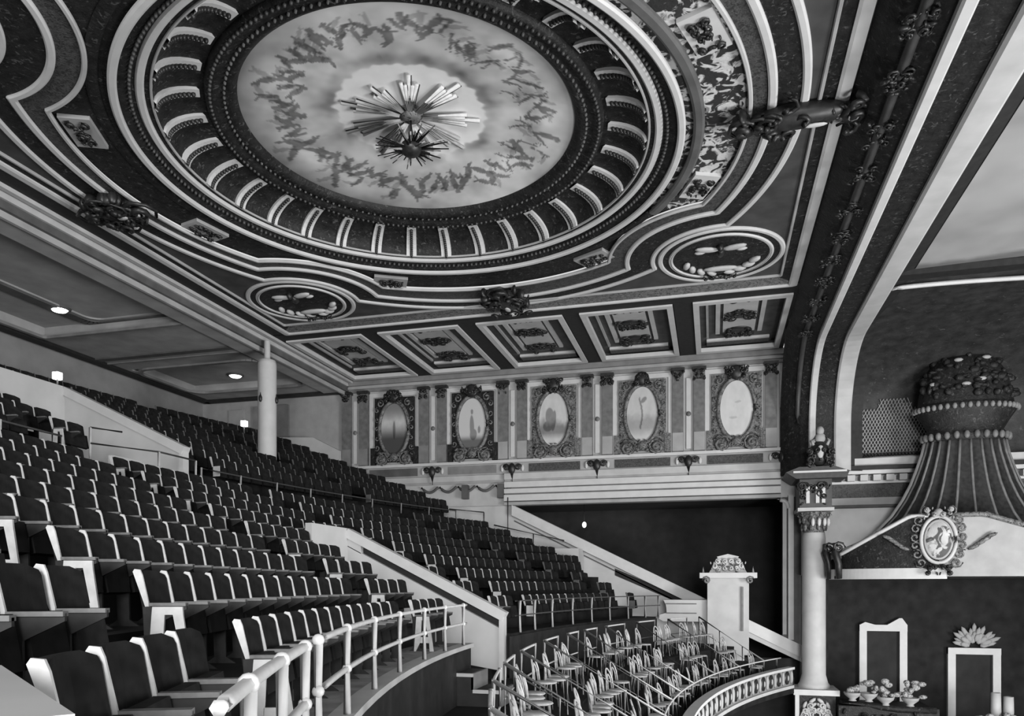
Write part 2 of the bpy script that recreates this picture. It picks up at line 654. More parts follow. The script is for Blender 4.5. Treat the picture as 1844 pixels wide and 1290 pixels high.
NR, NT = 130, 420
rr = np.repeat(np.linspace(0.0, 3.62, NR), NT)
tt = np.tile(np.linspace(0, 2 * np.pi, NT, endpoint=False), NR)
px_ = rr * np.cos(tt); py_ = rr * np.sin(tt)
rn = rr / 3.6
rnd = random.Random(11)
g = 0.50 + 0.22 * (fbm(px_ + 9, py_ + 9, 3, 1.6) - 0.5) * 2
edge = 1.64 + 0.03 * np.sin(tt * 23 + 1) + 0.02 * np.sin(tt * 41) + 0.16 * (fbm(px_ + 20, py_ + 20, 5, 2.5) - .5)
inside = np.clip((edge - rr) / 0.06, 0, 1)
shadow = np.exp(-((rr - edge - 0.12) / 0.22) ** 2) * np.clip(fbm(px_ + 30, py_ + 30, 8, 0.9) * 2.2 - 0.6, 0, 1)
g = g - 0.30 * shadow
g = g * (1 - inside) + inside * (0.66 + 0.12 * (fbm(px_ + 5, py_ + 5, 6, 3) - .5))
outer = np.clip((rn - 0.82) / 0.18, 0, 1)
left = np.clip((-px_ - 0.3) / 2.2, 0, 1)
g = g * (1 - outer * (0.25 + 0.40 * left)) * (1 - 0.18 * left)
cl_ = np.exp(-((rn - 0.74) / 0.12) ** 2) * np.clip(fbm(px_ + 12, py_ + 7, 61, 2.2) * 2.4 - 0.85, 0, 1)
g = g * (1 - 0.42 * cl_)
els_d, els_l = [], []
for k in range(112):
    a = 2 * math.pi * (k + rnd.uniform(-.4, .4)) / 112
    r = 3.6 * rnd.choice((0.69, 0.76, 0.82, 0.72)) + rnd.uniform(-.18, .18)
    s = rnd.uniform(0.24, 0.42)
    an = a + rnd.choice((0, math.pi)) + rnd.uniform(-.9, .9)
    right = math.cos(a) > 0.55
    fig = figure(rnd, r * math.cos(a), r * math.sin(a), s, an)
    if right and rnd.random() < 0.75:
        fig = [(e[0], e[1], e[2], e[3] * 0.45, e[4]) for e in fig]
    els_d += fig
    if rnd.random() < 0.6:
        els_l += figure(rnd, (r + .14) * math.cos(a + .06), (r + .14) * math.sin(a + .06), s * 0.8, an + 1)
g = g * (1 - 0.35 * ellipses(px_, py_, els_l))
g = g * (1 - (0.50 + 0.30 * fbm(px_ + 3, py_ + 3, 21, 5)) * ellipses(px_, py_, els_d))
g = np.clip(g, 0.04, 0.75)
zz = ZC + 0.80 + 0.32 * (1 - rn ** 2)
verts = list(zip(px_ + DX, py_ + DY, zz))
faces = []
for i in range(NR - 1):
    for k in range(NT):
        k2 = (k + 1) % NT
        faces.append((i * NT + k, i * NT + k2, (i + 1) * NT + k2, (i + 1) * NT + k))
paint_object('dome_mural', verts, faces, g, ceil, label='painted sky disc with ring of flying figures')

# sunburst of bundled rays lying under the disc
sb = cpart(MB().lathe([(0, -0.16), (0.16, -0.14), (0.26, -0.04), (0.28, 0.05)], (DX, DY, ZC + 1.08), 16), 'sunburst_boss', GREYREL)
ang = [20, 62, 98, 138, 176, 215, 250, 291, 332]
lens = [1.5, 1.55, 1.55, 1.6, 1.6, 1.5, 1.2, 1.35, 1.55]
for a, L in zip(ang, lens):
    ra = MB(); rb_ = MB()
    for j in range(-2, 3):
        aa = R(a + j * 4.2)
        l2 = L * (1 - 0.09 * abs(j)) * (1 if j % 2 == 0 else 0.86)
        d = Vector((math.cos(aa), math.sin(aa), 0))
        q = Vector((-math.sin(aa), math.cos(aa), 0))
        c0 = Vector((DX, DY, ZC + 1.0))
        rb_.tube([c0 + d * 0.25 + q * 0.026, c0 + d * l2 + q * 0.045], [0.008, 0.013], 5)
        ra.tube([c0 + d * 0.25 - q * 0.012, c0 + d * l2 - q * 0.012], [0.024, 0.044], 5)
    ray = cpart(ra, 'sun_ray', RAYPAINT, sb)
    cpart(rb_, 'ray_edge', DARKREL, sb)

# hanging starburst chandelier
ch = thing('chandelier', (DX, DY, ZC + 0.30), 'dark starburst chandelier hanging below the painted dome', 'chandelier')
MB().tube([(DX, DY, ZC + 1.0), (DX, DY, ZC + 0.45)], 0.03, 6).build('rod', DARKREL, ch)
MB().blob((DX, DY, ZC + 0.32), (0.24, 0.24, 0.17), None, 12, 8).build('body', DARKREL, ch)
rnd = random.Random(5)
for k in range(44):
    a = 2 * math.pi * k / 44 + rnd.uniform(-.05, .05)
    el = rnd.uniform(-0.35, 0.35)
    L = rnd.uniform(0.45, 0.85)
    d = Vector((math.cos(a) * math.cos(el), math.sin(a) * math.cos(el), math.sin(el) * 0.8))
    c0 = Vector((DX, DY, ZC + 0.32))
    MB().tube([c0 + d * 0.15, c0 + d * L], [0.03, 0.012], 5).build('spike', DARKREL if k % 3 else CREAM, ch)

# ---- corner medallions
for (a, b) in MED:
    mx, my = DX + a, DY + b
    c = (mx, my)
    dish = MB().lathe([(1.36, -0.05), (1.30, 0.02), (1.1, 0.22), (0.7, 0.36), (0.0, 0.42)], (mx, my, ZC), 40)
    md = cpart(dish, 'medallion', DARKORN, label='round corner medallion with pale winged ornament')
    t40 = [2 * math.pi * i / 72 for i in range(73)]
    cpart(zone(MB(), circ(0.0), circ(1.42), ZC + 0.0, t40, c), 'medallion_ground', DARKORN, md)
    cpart(band(MB(), circ(1.58), circ(1.72), ZC + .04, ZC - 0.03, t40, c), 'medallion_ring', WHITE, md)
    cpart(band(MB(), circ(1.30), circ(1.42), ZC + .04, ZC - 0.04, t40, c), 'medallion_ring', WHITE, md)
    cpart(zone(MB(), circ(1.40), circ(1.60), ZC + 0.0, t40, c), 'medallion_band', DARKORN, md)
    e = MB()
    for s in (-1, 1):
        e.blob((mx + s * 0.36, my - 0.62, ZC - 0.04), (0.34, 0.13, 0.06), (Vector((1, -0.25 * s, 0)).normalized(), Vector((0.25 * s, 1, 0)).normalized(), Z_), 10, 5)
        e.blob((mx + s * 0.55, my - 0.48, ZC - 0.04), (0.16, 0.07, 0.05), None, 8, 5)
        for q in range(4):
            aa = R(90 - s * (14 + q * 19))
            e.blob((mx + 0.98 * math.cos(aa), my + 0.98 * math.sin(aa), ZC - 0.04), (0.20, 0.10, 0.08), (Vector((-math.sin(aa + .6), math.cos(aa + .6), 0)), Vector((math.cos(aa + .6), math.sin(aa + .6), 0)), Z_), 8, 5)
    e.blob((mx, my + 0.72, ZC - 0.04), (0.5, 0.14, 0.07), None, 12, 5)
    cpart(e, 'winged_ornament', CREAM, md)
    e = MB()
    e.blob((mx, my - 0.4, ZC - 0.05), (0.12, 0.2, 0.12), None, 8, 5)
    e.blob((mx, my - 0.72, ZC - 0.06), (0.09, 0.11, 0.12), None, 8, 5)
    e.blob((mx, my + 0.80, ZC - 0.08), (0.16, 0.10, 0.06), None, 8, 5)
    scrollwork(e, (mx, my + 1.18, ZC - 0.06), X_, Y_, (0, 0, -1), 1.3, 0.25, 5, 0.04, 7, 0.08)
    cpart(e, 'eagle_body', DARKREL, md)

# ---- scrolled cartouches on the axes
for (cx, cy, u, v, wd, ht, sd) in ((DX - 7.55, DY - 0.2, Y_, X_, 1.3, 1.5, 1), (DX, DY + 7.75, X_, Y_, 1.35, 1.9, 2),
                                   (DX + 7.95, DY + 0.2, Y_, X_, 0.95, 2.4, 3), (DX, DY - 7.75, X_, Y_, 1.35, 1.9, 4)):
    m_ = MB()
    c0 = Vector((cx, cy, ZC - 0.05))
    m_.blob(c0 - Z_ * 0.08, (wd * 0.30, ht * 0.40, 0.22), (u, v, Z_), 14, 8)
    scrollwork(m_, c0, u, v, (0, 0, -1), wd, ht, 8, 0.055, sd, 0.26)
    for s in (-1, 1):
        m_.spiral(c0 + v * (s * ht * 0.42) - Z_ * 0.16, u, v * s, -Z_, wd * 0.34, 1.7, 0.075, 1, 0.4, 0.1)
    ct = cpart(m_, 'cartouche', DARKREL, label='dark scrolled cartouche')
    g_ = MB()
    g_.blob(c0 - Z_ * 0.31 + v * (ht * 0.12), (wd * 0.07, ht * 0.10, 0.03), (u, v, Z_), 8, 5)
    g_.spiral(c0 + v * (ht * 0.40) - Z_ * 0.26, u, v, -Z_, wd * 0.13, 1.3, 0.03, 1, 0, 0.03)
    cpart(g_, 'gilt_highlight', CREAM, ct)

# ---- dark margins outside the frame
mb = MB()
mb.box(-16.1, 2.62, DY + 9.15, 25.0, ZC + 0.0, ZC + 0.08)
mb.box(-16.1, 2.62, 30.54, 31.1, ZC, ZC + 0.08)
mb.box(2.3, 2.62, -1.5, DY + 9.15, ZC + 0.05, ZC + 0.12)
mb.box(-16.1, DX - 8.78, -1.5, DY + 9.2, ZC, ZC + 0.08)
mb.box(-16.1, 2.5, -1.5, DY - 9.15, ZC, ZC + 0.08)
xs0 = [-15.5, -11.77, -8.03, -4.36, -0.63]
edges = [-16.1] + [x for x0 in xs0 for x in (x0, x0 + 3.08)] + [2.62]
for i in range(0, len(edges), 2):
    mb.box(edges[i], edges[i + 1], 25.0, 30.54, ZC, ZC + 0.08)
cpart(mb, 'margin', DARK)
for i, x0 in enumerate(xs0):
    x1 = x0 + 3.08
    y0, y1 = 25.02, 30.52
    zb = ZC + 0.26
    mb = MB()
    mb.box(x0 - 0.02, x1 + 0.02, y0, y1, zb, zb + 0.05)
    mb.box(x0 - 0.03, x0, y0, y1, ZC, zb)
    mb.box(x1, x1 + 0.03, y0, y1, ZC, zb)
    mb.box(x0, x1, y0 - 0.03, y0, ZC, zb)
    mb.box(x0, x1, y1, y1 + 0.03, ZC, zb)
    cf = cpart(mb, 'coffer', COFFER)
    fr = 0.19
    for (a, b, c_, d_) in ((x0, x1, y0, y0 + fr * 1.25), (x0, x1, y1 - fr * 1.25, y1), (x0, x0 + fr, y0 + fr * 1.25, y1 - fr * 1.25), (x1 - fr, x1, y0 + fr * 1.25, y1 - fr * 1.25)):
        cpart(MB().box(a, b, c_, d_, ZC - 0.06, ZC + 0.1), 'coffer_frame', WHITE, cf)
    # stepped inner strips
    cpart(MB().box(x0 + 0.40, x0 + 0.48, y0 + 0.2, y1 - 1.1, ZC + 0.18, zb), 'inner_strip', PALEGREY, cf)
    cpart(MB().box(x0 + 0.40, x1 - 0.40, y1 - 0.80, y1 - 0.66, ZC + 0.17, zb), 'inner_strip', WHITE, cf)
    cpart(MB().box(x0 + 0.40, x1 - 0.40, y1 - 0.66, y1 - 0.24, ZC + 0.15, zb), 'egg_strip', EGG, cf)
    xm = (x0 + x1) / 2
    for s in (-1, 1):
        cpart(MB().box(xm + s * 0.74 - 0.075, xm + s * 0.74 + 0.075, y0 + 0.2, y1 - 1.55, ZC + 0.17, zb), 'inner_strip', CREAM, cf)
    cpart(MB().box(xm - 0.56, xm + 0.56, y0 + 0.2, y1 - 1.6, ZC + 0.20, zb), 'pale_panel', CREAM, cf)
    for (yy, hh) in ((y0 + 0.5, 0.55), (y0 + 2.05, 0.95), (y0 + 3.75, 1.1)):
        om = MB()
        om.blob((xm, yy, ZC + 0.19), (0.5, hh * 0.42, 0.06), None, 12, 5)
        scrollwork(om, (xm, yy, ZC + 0.19), X_, Y_, (0, 0, -1), 1.15, hh, 6, 0.035, int(yy * 10) + i, 0.08)
        cpart(om, 'coffer_rosette', DARKREL, cf)
# left margin double strips (edge towards the rear ceiling) and the cornice on the far wall
for (a, b, zl) in ((-15.80, -15.66, ZC - 0.10), (-16.02, -15.88, ZC - 0.22)):
    cpart(MB().box(a, b, -1.5, 30.9, zl, ZC + 0.05), 'edge_strip', CREAM)
cpart(MB().box(-16.14, -15.95, -1.5, 31.0, ZC - 0.42, ZC + 0.05), 'edge_fascia', DIMGREY)
for (y0, z0, z1, m) in ((30.72, 8.98, 9.20, MIDGREY), (30.84, 8.86, 8.99, PALEGREY), (30.92, 8.72, 8.87, MIDGREY)):
    cpart(MB().box(-16.0, 2.9, y0, 31.08, z0, z1), 'cornice', m)

# ================================================================ FAR SIDE WALL
YW = 31.0
wall = MB().box(-16.3, 3.3, YW, YW + 0.3, 3.43, ZC + 0.1).build(
    'wall_far', CREAM, origin=(-6.3, YW, 3.43), kind='structure', cat='wall',
    label='pale side wall with pilasters between five framed oval paintings')


def wpart(mb, name, m, parent=None, label=None, kind=None):
    return mb.build(name, m, parent or wall, label=label, kind=kind)


BAY = [-13.70, -10.05, -6.46, -2.78, 0.90]
PIL = [-15.62, -11.87, -8.25, -4.62, -0.94, 2.62]
for i, x in enumerate(PIL):
    tone = (PILGREY, PILGREY, PILGREY, PILGREY, PILGREY, PILGREY)[i]
    for s in (-1, 1):
        xc = x + s * 0.42
        p = wpart(MB().box(xc - 0.22, xc + 0.22, YW - 0.16, YW, 5.36, 8.74), 'pilaster', tone)
        wpart(MB().box(xc - 0.21, xc + 0.21, YW - 0.165, YW - 0.10, 5.42, 6.15), 'pilaster_panel', PALEGREY if i > 1 else MIDGREY, p)  # left pilasters get a darker grey, light fall-off put into the colour
        cp = MB()
        cp.box(xc - 0.27, xc + 0.27, YW - 0.26, YW, 8.62, 8.74)
        scrollwork(cp, (xc, YW - 0.18, 8.42), X_, Z_, (0, -1, 0), 0.5, 0.42, 4, 0.04, 40 + i * 3 + s, 0.1)
        wpart(cp, 'capital', DARKREL, p)
    wpart(MB().box(x - 0.09, x + 0.09, YW - 0.08, YW, 5.5, 8.34), 'centre_strip', WHITE)
    wpart(MB().blob((x, YW - 0.1, 6.9), (0.10, 0.05, 0.10), None, 8, 5), 'strip_knob', PILGREY)
# dado rail, frieze, brackets, fascias of the big beam
wpart(MB().box(-16.0, 3.1, YW - 0.24, YW, 5.24, 5.36), 'dado_rail', WHITE)
wpart(MB().box(-15.0, 3.0, YW - 0.10, YW, 4.78, 5.24), 'frieze', PALEGREY)
for i, (a, b) in enumerate(zip(PIL[:-1], PIL[1:])):
    m = MIDGREY if i > 1 else DIMGREY
    wpart(MB().box(a + 0.72, b - 0.72, YW - 0.13, YW - 0.05, 4.84, 5.18), 'frieze_panel', (DIMGREY, MIDGREY, EGG, EGG, EGG)[i])
for i, x in enumerate(PIL):
    bk = MB()
    bk.blob((x, YW - 0.24, 4.98), (0.16, 0.12, 0.24), None, 10, 6)
    for s in (-1, 1):
        bk.spiral((x + s * 0.26, YW - 0.18, 5.04), X_ * s, Z_, -Y_, 0.16, 1.4, 0.05, 1, 0, 0.05)
    bk.tube([(x, YW - 0.2, 4.8), (x, YW - 0.16, 4.42)], [0.08, 0.02], 6)
    b_ = wpart(bk, 'bracket', DARKREL)
    pl = MB()
    for s in (-1, 1):
        pl.blob((x + s * 0.45, YW - 0.16, 5.0), (0.07, 0.05, 0.15), None, 8, 5)
    wpart(pl, 'bracket_drop', WHITE, b_)
for (z0, z1, pr, m) in ((4.52, 4.78, 0.20, CREAM), (4.42, 4.52, 0.12, PALEGREY), (4.18, 4.42, 0.20, WHITE), (4.12, 4.18, 0.10, MIDGREY),
                        (3.93, 4.12, 0.22, WHITE), (3.86, 3.93, 0.12, MIDGREY), (3.60, 3.86, 0.25, WHITE), (3.55, 3.60, 0.14, DIMGREY), (3.42, 3.55, 0.24, PALEGREY)):
    wpart(MB().box(-8.6, 2.55, YW - pr, YW + 0.01, z0, z1), 'fascia', m)
wpart(MB().box(-15.0, -8.6, YW - 0.06, YW, 4.42, 4.52), 'fascia', PALEGREY)
# swags and little brackets left of the beam
sw = MB()
for k in range(5):
    xa = -12.4 + k * 0.85
    pts = [(xa + 0.78 * t, YW - 0.12, 4.30 - 0.22 * math.sin(math.pi * t)) for t in [i / 8 for i in range(9)]]
    sw.tube(pts, 0.06, 5)
wpart(sw, 'swag', DIMGREY)
for x in (-10.35, -8.75):
    wpart(MB().box(x - 0.13, x + 0.13, YW - 0.3, YW, 3.75, 4.35), 'console', DIMGREY)

# framed paintings (one per bay)
def oval_painting(i, x):
    lab = ['dim oval mountain painting in carved frame, the one nearest the white balcony column',
           'oval painting of a standing figure in carved frame, second from the balcony column',
           'oval landscape painting with bright cloud in carved frame, middle of the five',
           'oval painting of a tall bending tree, second from the stage column',
           'bright pale oval cloud painting in carved frame, beside the stage arch'][i]
    fm = (GREYREL, GREYREL, GREYREL, GREYREL, GREYREL)[i]
    t = thing('framed_painting', (x, YW - 0.02, 5.36), lab, 'painting', 'five oval paintings on the side wall')
    z0, z1 = 5.40, 8.38
    back = MB()
    back.box(x - 0.95, x + 0.95, YW - 0.12, YW - 0.02, z0 + 0.1, z1)
    for s in (-1, 1):
        back.box(x + s * 1.02 - 0.12, x + s * 1.02 + 0.12, YW - 0.16, YW - 0.02, z0, z0 + 0.75)
    back.build('backing_panel', DARKORN if i < 2 else GREYREL, t)  # left backings coloured darker to stand in for light fall-off
    # white border strips
    for (a, b, c_, d_) in ((x - 1.22, x - 1.04, 5.4, 8.62), (x + 1.04, x + 1.22, 5.4, 8.62), (x - 1.04, x + 1.04, 8.44, 8.62)):
        MB().box(a, b, YW - 0.07, YW, c_, d_).build('border_strip', WHITE, t)
    cz, ra, rb2 = 6.98, 0.62, 1.12
    # oval moulding
    MB().tube([(x + (ra + 0.08) * math.cos(a), YW - 0.16, cz + (rb2 + 0.09) * math.sin(a)) for a in [2 * math.pi * k / 40 for k in range(40)]], 0.09, 6, closed=True).build('oval_frame', fm, t)
    # relief: crest, bottom roundels, side foliage
    cr = MB()
    cr.blob((x, YW - 0.24, 8.40), (0.30, 0.14, 0.30), None, 10, 6)
    scrollwork(cr, (x, YW - 0.2, 8.36), X_, Z_, (0, -1, 0), 0.95, 0.55, 6, 0.05, 60 + i, 0.14)
    cr.build('crest', DARKREL, t)
    ft = MB()
    for s in (-1, 1):
        ft.spiral((x + s * 0.58, YW - 0.2, 5.62), X_ * s, Z_, -Y_, 0.36, 1.8, 0.075, 1, 0.5, 0.08)
        ft.blob((x + s * 0.58, YW - 0.18, 5.62), (0.24, 0.10, 0.24), None, 10, 5)
    ft.blob((x, YW - 0.2, 5.70), (0.22, 0.12, 0.2), None, 10, 5)
    scrollwork(ft, (x, YW - 0.15, 5.72), X_, Z_, (0, -1, 0), 1.8, 0.5, 6, 0.04, 70 + i, 0.1)
    ft.build('foot_scroll', fm, t)
    sd = MB()
    for q in range(5):
        zz_ = 6.15 + q * 0.42
        for s in (-1, 1):
            sd.spiral((x + s * 0.82, YW - 0.14, zz_), X_ * s, Z_ * (1 if q % 2 else -1), -Y_, 0.15, 1.2, 0.035, 1, q, 0.05)
    for s in (-1, 1):
        sd.spiral((x + s * 0.66, YW - 0.15, 8.12), X_ * s, Z_, -Y_, 0.20, 1.3, 0.05, 1, 1, 0.05)
    sd.build('side_foliage', fm, t)
    # the canvas
    n1, n2 = 40, 72
    rr = np.repeat(np.linspace(0, 1, n1), n2); tt = np.tile(np.linspace(0, 2 * np.pi, n2, endpoint=False), n1)
    u = rr * np.cos(tt); v = rr * np.sin(tt)
    cl = fbm(u * 2 + 5 + i * 3, v * 2 + 5, 31 + i, 2.2)
    g = 0.40 + 0.18 * (cl - .5)
    low = np.clip((0.05 - v + 0.35 * (fbm(u + 7, v + 7 + i, 50 + i, 3) - .5)) / 0.3, 0, 1)
    if i == 0:
        g = 0.16 + 0.30 * np.exp(-((v - 0.25) ** 2) / 0.09) * (0.6 + 0.5 * cl)
        g = g * (1 - 0.65 * np.clip((-0.1 - v) / 0.3, 0, 1))
        el = [(0.0, -0.05, 0.10, 0.36, 0.0)]
    elif i == 1:
        g = 0.44 * (1 - 0.75 * np.clip((-0.42 - v) / 0.2, 0, 1))
        el = [(-0.02, -0.1, 0.16, 0.46, 0.06), (-0.02, 0.48, 0.10, 0.10, 0), (0.5, -0.22, 0.10, 0.14, 0), (0.08, -0.4, 0.26, 0.22, 0.2)]
    elif i == 2:
        g = 0.44 + 0.1 * (cl - .5)
        g = g * (1 - 0.6 * low * np.clip((v + 0.75) / 0.25, 0, 1))
        el = [(-0.25, 0.1, 0.30, 0.36, 0.4), (0.0, -0.05, 0.16, 0.4, -0.2), (-0.4, -0.25, 0.34, 0.2, 0)]
    elif i == 3:
        g = 0.42 + 0.1 * (cl - .5)
        g = g * (1 - 0.35 * low * np.clip((v + 0.8) / 0.3, 0, 1))
        el = [(-0.12 + 0.12 * math.sin(q * 0.5), -0.45 + q * 0.14, 0.06, 0.10, 0) for q in range(8)] + [(0.1, 0.52, 0.2, 0.09, 0.4)]
    else:
        g = 0.48 + 0.10 * (cl - .5)
        el = [(0.1, 0.25, 0.2, 0.04, 0.1), (-0.2, -0.3, 0.25, 0.04, 0)]
    g = g * (1 - (0.55 if i < 4 else 0.25) * ellipses(u, v, el))
    vs = list(zip(x + u * ra, np.full_like(u, YW - 0.14), cz + v * rb2))
    fs = []
    for a in range(n1 - 1):
        for k in range(n2):
            k2 = (k + 1) % n2
            fs.append((a * n2 + k, (a + 1) * n2 + k, (a + 1) * n2 + k2, a * n2 + k2))
    paint_object('canvas', vs, fs, np.clip(g, 0.02, 0.6), t)


for i, x in enumerate(BAY):
    oval_painting(i, x)

# lower part of the wall: solid left of the opening, raked sill under it
def sill(x):
    return -0.66 - 0.5 * x
lower = MB()
lower.prism([(-16.3, -3), (1.2, -3), (1.2, sill(1.2) - 0.02), (-8.25, 3.44), (-16.3, 3.44)], 'y', YW, YW + 0.3)
lower.build('wall_far_lower', PLASTER, origin=(-6, YW, -3), kind='structure', cat='wall', label='white raked wall below the dark side opening')
rk = MB().prism([(-8.25, 3.42), (-8.25, 2.98), (3.3, -2.78), (3.3, -2.30)], 'y', YW - 0.28, YW + 0.1)
rake = rk.build('trim_1', WHITE, origin=(-2, YW - 0.1, 0), kind='structure', cat='trim', label='white raked coping along the sill of the dark opening')
MB().prism([(-8.2, 2.80), (-8.2, 2.74), (-1.0, -0.88), (-1.0, -0.82)], 'y', YW - 0.03, YW).build('shadow_groove', DIMGREY, rake)
pr2 = MB().prism([(1.2, sill(1.2) - 0.4), (1.2, -1.95), (3.3, -2.95), (3.3, -2.70)], 'y', YW - 0.2, YW + 0.1)
pr2.build('lower_coping', PLASTER, rake)
# slot in the wall
sl = MB().prism([(-3.9, 0.70), (-3.9, 0.42), (-1.6, -0.58), (-0.95, -0.58)], 'y', YW - 0.03, YW + 0.01)
sl.build('wall_slot', VOID, rake, label='dark slanting slot')
# room beyond the opening
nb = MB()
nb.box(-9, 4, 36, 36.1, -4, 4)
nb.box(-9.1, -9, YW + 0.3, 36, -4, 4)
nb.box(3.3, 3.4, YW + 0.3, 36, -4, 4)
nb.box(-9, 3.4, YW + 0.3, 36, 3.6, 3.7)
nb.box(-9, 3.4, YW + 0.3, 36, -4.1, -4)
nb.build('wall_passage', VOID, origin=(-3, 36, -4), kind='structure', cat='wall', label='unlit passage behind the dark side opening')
pb = thing('pendant_bulb', (-5.35, 32.0, 2.55), 'small lit pendant bulb hanging in the dark side opening', 'lamp')
MB().blob((-5.35, 32.0, 2.62), (0.09, 0.09, 0.13), None, 8, 6).build('bulb', BULB, pb)
MB().tube([(-5.35, 32.0, 2.72), (-5.35, 32.0, 3.6)], 0.015, 5).build('cord', DARKPIPE, pb)
# jamb mouldings on the stage side of the opening
jb = MB().box(2.62, 3.3, YW - 0.02, YW + 0.3, -2.6, 3.45)
jamb = jb.build('trim_2', DIMGREY, origin=(3, YW, -2.6), kind='structure', cat='trim', label='moulded upright jamb of the dark opening beside the stage column')
MB().box(2.62, 2.76, YW - 0.16, YW, -1.9, 3.3).build('jamb_moulding', PALEGREY, jamb)
MB().box(2.82, 3.02, YW - 0.20, YW, -2.1, 3.5).build('jamb_moulding', CREAM, jamb)
MB().tube([(2.45, YW - 0.15, 3.42), (2.55, YW - 0.15, 3.32), (2.66, YW - 0.15, 3.30), (2.78, YW - 0.15, 3.2), (2.84, YW - 0.15, 3.0)], 0.09, 6).build('jamb_ear', CREAM, jamb)

# white pier with carved top beside the opening
pier = thing('stair_pier', (0.55, 29.95, -2.6), 'white stair pier with scrolled carved top in front of dark opening', 'pier')
MB().box(-0.20, 1.30, 29.3, 30.75, -2.6, 0.28).build('shaft', CREAM, pier)
MB().box(-0.48, 1.58, 29.05, 30.85, 0.28, 0.48).build('cap', WHITE, pier)
MB().box(1.02, 1.10, 29.22, 29.32, -1.7, -0.05).build('corner_strip', PILGREY, pier)
cm = MB()
cm.prism([(-0.15, 0.48), (1.25, 0.48), (1.1, 0.74), (0.85, 0.92), (0.95, 1.10), (0.55, 1.20), (0.15, 1.10), (0.25, 0.92), (0.0, 0.74)], 'y', 29.6, 30.2)
scrollwork(cm, (0.55, 29.58, 0.78), X_, Z_, (0, -1, 0), 1.4, 0.5, 6, 0.05, 91, 0.1)
cm.build('carved_crest', WHITE, pier)
dk = MB()
scrollwork(dk, (0.55, 29.58, 0.72), X_, Z_, (0, -1, 0), 0.9, 0.3, 5, 0.03, 92, 0.08)
for s in (-1, 1):
    dk.spiral((0.55 + s * 0.78, 29.05, 0.2), X_ * s, Z_, -Y_, 0.16, 1.4, 0.045, 1, 0, 0.04)
dk.build('crest_dark_leaf', PILGREY, pier)  # darker grey leaves and scrolls over the white crest
for s in (-1, 1):
    MB().tube([(0.55 + s * 0.9, 29.3, 0.48), (0.55 + s * 0.9, 29.3, 0.72)], [0.05, 0.01], 6).build('finial', PALEGREY, pier)
lw = MB().prism([(-0.2, -0.55), (-1.85, -0.55), (-1.75, -0.75), (-1.72, -1.05), (-1.98, -1.12), (-2.02, -1.28), (-1.85, -1.38), (-0.2, -1.38)], 'y', 29.5, 30.6)
lw = lw.build('wing_wall', PLASTER, pier)
for z in (-0.70, -1.06):
    MB().box(-1.75, -0.6, 29.47, 29.5, z - 0.02, z + 0.02).build('wall_line', PILGREY, lw)

# ================================================================ REAR PART: lower ceiling, back wall
ZR = 8.80
rear = MB().box(-24.0, -16.1, -1.5, 31.2, ZR + 0.35, ZR + 0.5).build('ceiling_rear', REARGREY, origin=(-20, 15, ZR), kind='structure', cat='ceiling', label='plain grey rear ceiling over the back rows')
rm = MB()
rm.box(-16.9, -16.1, -1.5, 31.2, ZR, ZR + 0.36)
rm.box(-24.0, -22.9, -1.5, 31.2, ZR, ZR + 0.36)
for (a, b) in ((-1.5, 1.0), (21.4, 25.5), (29.4, 31.2)):
    rm.box(-22.9, -16.9, a, b, ZR, ZR + 0.36)
rm.build('ceiling_border', REARGREY, rear)


def rounded(x0, x1, y0, y1, r, n=6):
    pts = []
    for (cx, cy, a0) in ((x1 - r, y1 - r, 0), (x0 + r, y1 - r, 90), (x0 + r, y0 + r, 180), (x1 - r, y0 + r, 270)):
        for k in range(n + 1):
            a = R(a0 + 90 * k / n)
            pts.append((cx + r * math.cos(a), cy + r * math.sin(a)))
    return pts


def strip_loop(pts, z, wd, ht, name, m, parent):
    mb = MB()
    n = len(pts)
    for i in range(n):
        a = pts[i]; b = pts[(i + 1) % n]
        mb.beam((a[0], a[1], z), (b[0], b[1], z), wd, ht, (0, 0, 1))
    return mb.build(name, m, parent)


strip_loop(rounded(-20.6, -17.3, 1.6, 21.2, 0.5), ZR + 0.33, 0.10, 0.06, 'panel_moulding', PALEGREY, rear)
strip_loop(rounded(-20.9, -17.2, 1.4, 21.5, 0.6), ZR + 0.30, 0.45, 0.06, 'panel_moulding', DIMGREY, rear)
strip_loop(rounded(-22.9, -16.95, 1.0, 21.4, 0.2), ZR - 0.02, 0.16, 0.10, 'panel_moulding', MIDGREY, rear)
strip_loop(rounded(-22.9, -16.95, 25.5, 29.4, 0.8), ZR - 0.02, 0.16, 0.10, 'panel_moulding', MIDGREY, rear)
for (a, b, m) in ((23.85, 24.15, DIMGREY), (24.45, 24.55, MIDGREY)):
    MB().box(-23.2, -16.3, a, b, ZR - 0.06, ZR + 0.02).build('ceiling_line', m, rear)
MB().box(-23.45, -23.1, -1.5, 30.8, ZR - 0.12, ZR + 0.02).build('ceiling_line', DARK, rear)
MB().box(-23.3, -16.2, 30.55, 30.85, ZR - 0.12, ZR + 0.02).build('ceiling_line', DARK, rear)
MB().box(-16.16, -16.06, -1.5, 31.0, ZR - 0.18, ZR + 0.4).build('ceiling_beam', REARGREY, rear)
MB().box(-17.0, -16.1, -1.5, 31.0, ZR - 0.10, ZR + 0.02).build('ceiling_beam', REARGREY, rear)
bw = MB().box(-24.1, -23.7, -1.5, 31.3, 2, ZR + 0.4).build('wall_back', mat('back_wall_grey', 0.20, 0.8, scale=1.2, amount=0.15), origin=(-24, 15, 2), kind='structure', cat='wall', label='grey back wall behind the topmost rows')
sw_ = MB().box(-24.0, -16.25, YW - 0.02, YW + 0.3, 2, ZR + 0.4).build('wall_far_rear', PALEGREY, origin=(-20, YW, 2), kind='structure', cat='wall', label='pale plain side wall beside the topmost rows')
